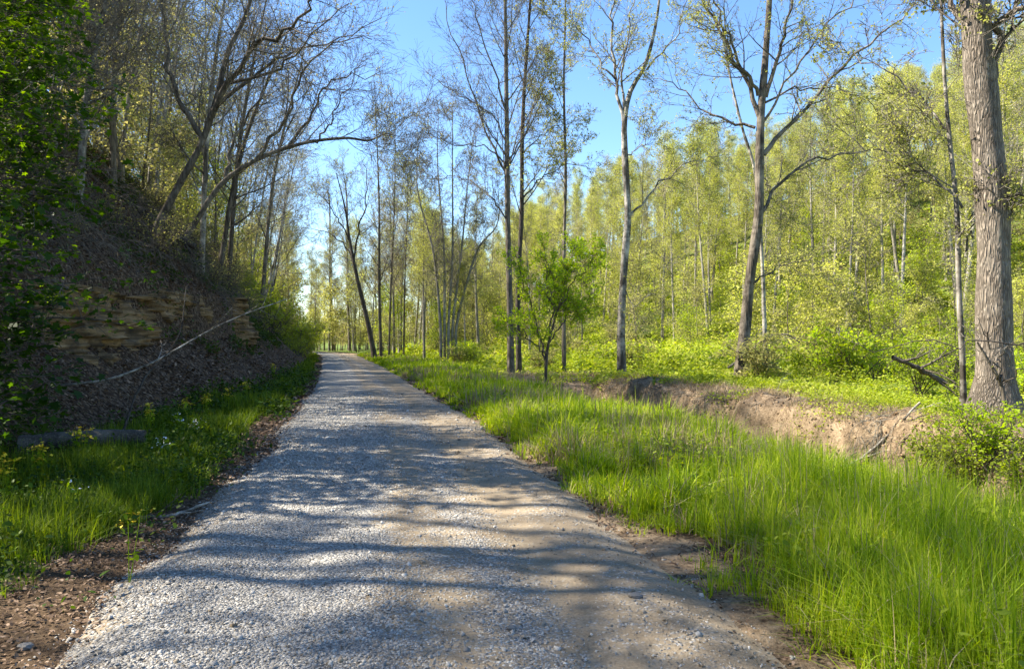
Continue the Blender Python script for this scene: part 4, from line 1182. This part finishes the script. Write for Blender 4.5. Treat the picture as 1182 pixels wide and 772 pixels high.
dead_branch('fallen_log', [gp(25, 9.7, .2), gp(90, 9.9, .24), gp(168, 10.1, .26)], .13, .10, 'grey weathered log lying at the foot of the left bank behind the weeds', 601, nb=0, cat='log', S=12, cap=True)
dead_branch('fallen_stick', [gp(158, 6.5, .05), gp(200, 6.7, .04), gp(242, 7.2, .06)], .018, .012, 'pale bare stick lying on the left edge of the gravel', 602, nb=3, Lb=.25, cat='stick', bark='bark_pale')
dead_branch('fallen_branch', [px(1030, 412, 17), px(1060, 425, 17), px(1090, 442, 17.2)], .05, .065, 'dark crooked branch poking up through the shrubs left of the massive trunk', 603, 'bark_dark', nb=5, Lb=.9)
dead_branch('fallen_branch', [gp(930, 14.6, .25), gp(990, 14.2, .2), gp(1062, 13.9, .28)], .035, .02, 'bleached branch lying at the foot of the bare creek bank', 604, 'bark_pale', nb=3, Lb=.6)
dead_branch('fallen_branch', [gp(60, 12.0, .2), px(150, 430, 13), px(260, 372, 15.5), px(330, 345, 18)], .022, .010, 'long thin pale dead branch leaning across the leafy bank below the ledge', 605, 'bark_pale', nb=7, Lb=.7)
dead_branch('fallen_branch', [gp(140, 11.2, .1), px(165, 440, 12), px(205, 390, 13), px(215, 330, 14)], .02, .008, 'dark thin dead stem standing on the bank in front of the ledge', 606, 'bark_dark', nb=6, Lb=.7)
dead_branch('fallen_log', [px(140, 225, 23), px(185, 262, 23.5), px(225, 285, 24)], .12, .10, 'short dark broken trunk lying on top of the left bank', 607, 'bark_dark', nb=4, Lb=.8, cat='trunk', cap=True)
dead_branch('fallen_branch', [gp(840, 31, .3), px(900, 385, 30.5), gp(950, 30, .6)], .05, .02, 'thin fallen branch arching in the undergrowth right of the curved tree', 608, 'bark_grey', nb=6, Lb=1.1)
dead_branch('fallen_branch', [gp(925, 14.3, .1), gp(900, 12.9, .3)], .015, .01, 'short broken stick near the end of the bleached branch', 609, 'bark_pale', nb=2, Lb=.3)

# roots and vines hanging over the ledge
rg = rngf(61)
N = 1000
yy = 10 + 34 * rg.random(N) ** 1.2; dd = -(bank_b0(yy) + 2.6 + 3.2 * rg.random(N) ** 1.2); xx = xc(yy) + dd
P0 = np.zeros((N, 5, 3)); P0[:, 0] = np.stack([xx, yy, height(xx, yy) + .15], -1)
D = nrm(np.stack([.8 + .3 * rg.normal(size=N), .5 * rg.normal(size=N), .3 * rg.normal(size=N)], -1))
for k in range(1, 5):
    D = nrm(D + .25 * rg.normal(size=D.shape) + np.array([0, 0, -.42])); P0[:, k] = P0[:, k - 1] + D * (.14 + .22 * rg.random(N))[:, None]
g = Geo(); g.add(*tubes(P0, np.full((N, 5), .010) * np.linspace(1, .5, 5), 3, rg))
B = branch(rg, P0, np.full((N, 5), .007), 6, .2, 1, R(45), shc(.4), 3, .2, -.1, .7, .6, .3, None, .003); g.add(*tubes(*B, 3, rg))
ob('hanging_roots', g.mesh('hanging_roots', [M['twig']]), kind='stuff', label='tangle of thin roots and vines hanging over the rock ledge', cat='roots')

# root mats on the eroded creek bank
rg = rngf(63)
N = 1100
yy = 9 + 21 * rg.random(N); dd = 9.2 + 1.1 * rg.random(N) ** 1.5; xx = xc(yy) + dd
kk = rg.random(N) < sstep(.42, .6, fbm(xx, yy, 1.2, 88, 3)); yy = yy[kk]; dd = dd[kk]; xx = xx[kk]; N = len(yy)
P0 = np.zeros((N, 5, 3)); P0[:, 0] = np.stack([xx, yy, height(xx, yy) + .02], -1)
D = nrm(np.stack([-.7 + .4 * rg.normal(size=N), .6 * rg.normal(size=N), .3 * rg.normal(size=N)], -1))
for k in range(1, 5):
    D = nrm(D + .25 * rg.normal(size=D.shape) + np.array([0, 0, -.5])); P0[:, k] = P0[:, k - 1] + D * (.06 + .13 * rg.random(N))[:, None]
    P0[:, k, 2] = np.maximum(P0[:, k, 2], height(P0[:, k, 0], P0[:, k, 1]) + .01)
g = Geo(); g.add(*tubes(P0, np.full((N, 5), .006), 3, rg))
B = branch(rg, P0, np.full((N, 5), .006), 5, .2, 1, R(45), shc(.28), 3, .2, -.1, .7, .6, .3, None, .0025); g.add(*tubes(*B, 3, rg))
ob('root_mat', g.mesh('root_mat', [M['twig_l']]), kind='stuff', label='matted pale roots and dead stems hanging down the eroded creek bank', cat='roots')
N = 4500
yy = 9 + 22 * rg.random(N); dd = 7.6 + 2.4 * rg.random(N); xx = xc(yy) + dd
s_ = .02 + .07 * rg.random(N) ** 3
g = Geo(); g.add(*stones(rg, np.stack([xx, yy, height(xx, yy) + s_ * .1], -1), s_))
ob('dirt_clods', g.mesh('dirt_clods', [M['clod']], False), kind='stuff', label='crumbled tan dirt clods on the face and foot of the creek bank', cat='dirt')

# ------------------------------------------------------------------ stone and flowers
rg = rngf(62)
def rock(px_, Y, s, label):
    X = (px_ - 591) / F * Y; d = X - float(xc(Y))
    import bmesh
    bm = bmesh.new(); bmesh.ops.create_icosphere(bm, subdivisions=3, radius=1)
    for v in bm.verts:
        c = np.array(v.co); n = fbm(c[0] * 3 + X, c[1] * 3 + c[2] * 2, 1.3, 9, 3)
        v.co = v.co * (.75 + .5 * n); v.co.z *= .55; v.co.x *= 1.25
        v.co *= s
    me = bpy.data.meshes.new('rock'); bm.to_mesh(me); bm.free(); me.materials.append(M['fieldstone'])
    z = .035 if abs(d) < 1.6 else float(height(X, Y))
    return ob('rock', me, label=label, cat='rock', loc=(X, Y, z + s * .2))
rock(733, 4.55, .035, 'largest loose pale stone on the right half of the road near the camera')
rock(590, 4.05, .022, 'small whitish stone in the dirt at the centre bottom of the road')
rock(30, 3.9, .035, 'stone in the leaf litter at the bottom left corner')
rock(680, 20, .16, 'grey stone at the grass edge below the small green tree')

def flower_plant(loc, label, seed, petal, H=.35, nst=7, head=.02, nf=10, group=None):
    rg = rngf(seed)
    r = root('wildflower', loc, label, 'wildflower', group)
    P0 = np.zeros((nst, 4, 3)); t = np.linspace(0, 1, 4)
    for i in range(nst):
        az = rg.random() * 6.28; s = .12 * rg.random(); hh = H * (.7 + .5 * rg.random())
        P0[i] = np.stack([np.cos(az) * s * t, np.sin(az) * s * t, hh * t], -1)
    g = Geo(); g.add(*tubes(P0, np.full((nst, 4), .0035), 3, rg))
    C = along(rg, P0, 9, .0, .02); g.add(*leaves(rg, C, .05, 'oval', .3, 0))
    ob('stem', g.mesh('stem', [M['grass']], False), r)
    g = Geo()
    for tip in P0[:, -1]:
        C = tip + rg.normal(size=(nf, 3)) * np.array([.035, .035, .012])
        g.add(*leaves(rg, C, head, 'rhomb', .7, 0))
    ob('petals', g.mesh('petals', [M[petal]], False), r)
    return r
fl = [(215, 14.2, 'yellow', 'yellow wildflowers on the left verge between the log and the midway clump'), (238, 15.6, 'yellow', 'small yellow wildflower clump just before the midway clump'), (45, 8.2, 'yellow', 'yellow wildflowers in the grass below the left end of the grey log'), (95, 9.4, 'yellow', 'yellow wildflowers blooming in front of the grey log'), (8, 7.3, 'yellow', 'yellow wildflowers at the left edge low in the picture'),
      (150, 4.9, 'yellow', 'tiny yellow flower in the leaf litter at the bottom left'), (172, 12.3, 'yellow', 'yellow wildflowers just right of the grey log end'),
      (262, 17.0, 'yellow', 'yellow wildflowers midway along the left verge'), (285, 19.0, 'yellow', 'yellow wildflowers on the left verge, next beyond the midway clump'),
      (315, 26.0, 'yellow', 'farthest yellow wildflowers on the left verge'), (205, 12.6, 'white', 'white wildflowers in the grass near the log'),
      (228, 11.5, 'white', 'white wildflowers nearest the gravel on the left verge'), (190, 9.6, 'white', 'single white wildflower clump in front of the log end'),
      (82, 6.6, 'white', 'white seed head standing in the weeds at lower left'), (755, 24, 'yellow', 'yellow flowers in the undergrowth behind the creek hollow')]
for k, (a_, Y, pe, lb_) in enumerate(fl):
    b = gbase(a_, Y)
    flower_plant(tuple(b), lb_, 700 + k, pe, H=.42 if pe == 'yellow' else .3, nst=9 if k not in (5, 13) else 2, head=.034 if pe == 'yellow' else .026, nf=11 if pe == 'yellow' else 5)

# ------------------------------------------------------------------ light, sky, camera
SUN_EL = R(46); az = math.atan2(-1.0, -.10)      # direction toward the sun (x,y)
sx, sy = -1.0, .08
n_ = math.hypot(sx, sy); sx, sy = sx / n_, sy / n_
sd = Vector((sx * math.cos(SUN_EL), sy * math.cos(SUN_EL), math.sin(SUN_EL)))
w = bpy.data.worlds.new('World'); SC.world = w; w.use_nodes = True
nt = w.node_tree; nt.nodes.clear()
sky = nt.nodes.new('ShaderNodeTexSky'); sky.sky_type = 'NISHITA'; sky.sun_disc = False
sky.sun_elevation = SUN_EL; sky.sun_rotation = math.atan2(sx, sy)
sky.air_density = 1.0; sky.dust_density = .1; sky.ozone_density = 2.6; sky.altitude = 300
bg = nt.nodes.new('ShaderNodeBackground'); bg.inputs[1].default_value = .10
ow = nt.nodes.new('ShaderNodeOutputWorld')
hs = nt.nodes.new('ShaderNodeHueSaturation'); hs.inputs['Saturation'].default_value = 1.14; hs.inputs['Hue'].default_value = .503
nt.links.new(sky.outputs[0], hs.inputs['Color']); nt.links.new(hs.outputs[0], bg.inputs[0]); nt.links.new(bg.outputs[0], ow.inputs[0])
ld = bpy.data.lights.new('sun', 'SUN'); ld.energy = 5.0; ld.angle = R(.55); ld.color = (1, .92, .79)
lo = bpy.data.objects.new('sun', ld); COL.objects.link(lo); lo.location = sd * 100
lo.rotation_euler = sd.to_track_quat('Z', 'Y').to_euler()

cd = bpy.data.cameras.new('camera'); cd.sensor_width = 36; cd.lens = 36 * F / 1182; cd.clip_end = 3000; cd.clip_start = .05
co = bpy.data.objects.new('camera', cd); COL.objects.link(co)
co.location = (0, 0, CAMH + float(height(0, 0))*0); co.rotation_euler = (R(90) + math.atan((HOR - 386) / F), 0, 0)
SC.camera = co
SC.view_settings.view_transform = 'Standard'; SC.view_settings.look = 'None'
SC.view_settings.exposure = 1.78; SC.view_settings.gamma = 1
SC.cycles.max_bounces = 6; SC.cycles.transparent_max_bounces = 4
SC.cycles.diffuse_bounces = 3; SC.cycles.transmission_bounces = 3
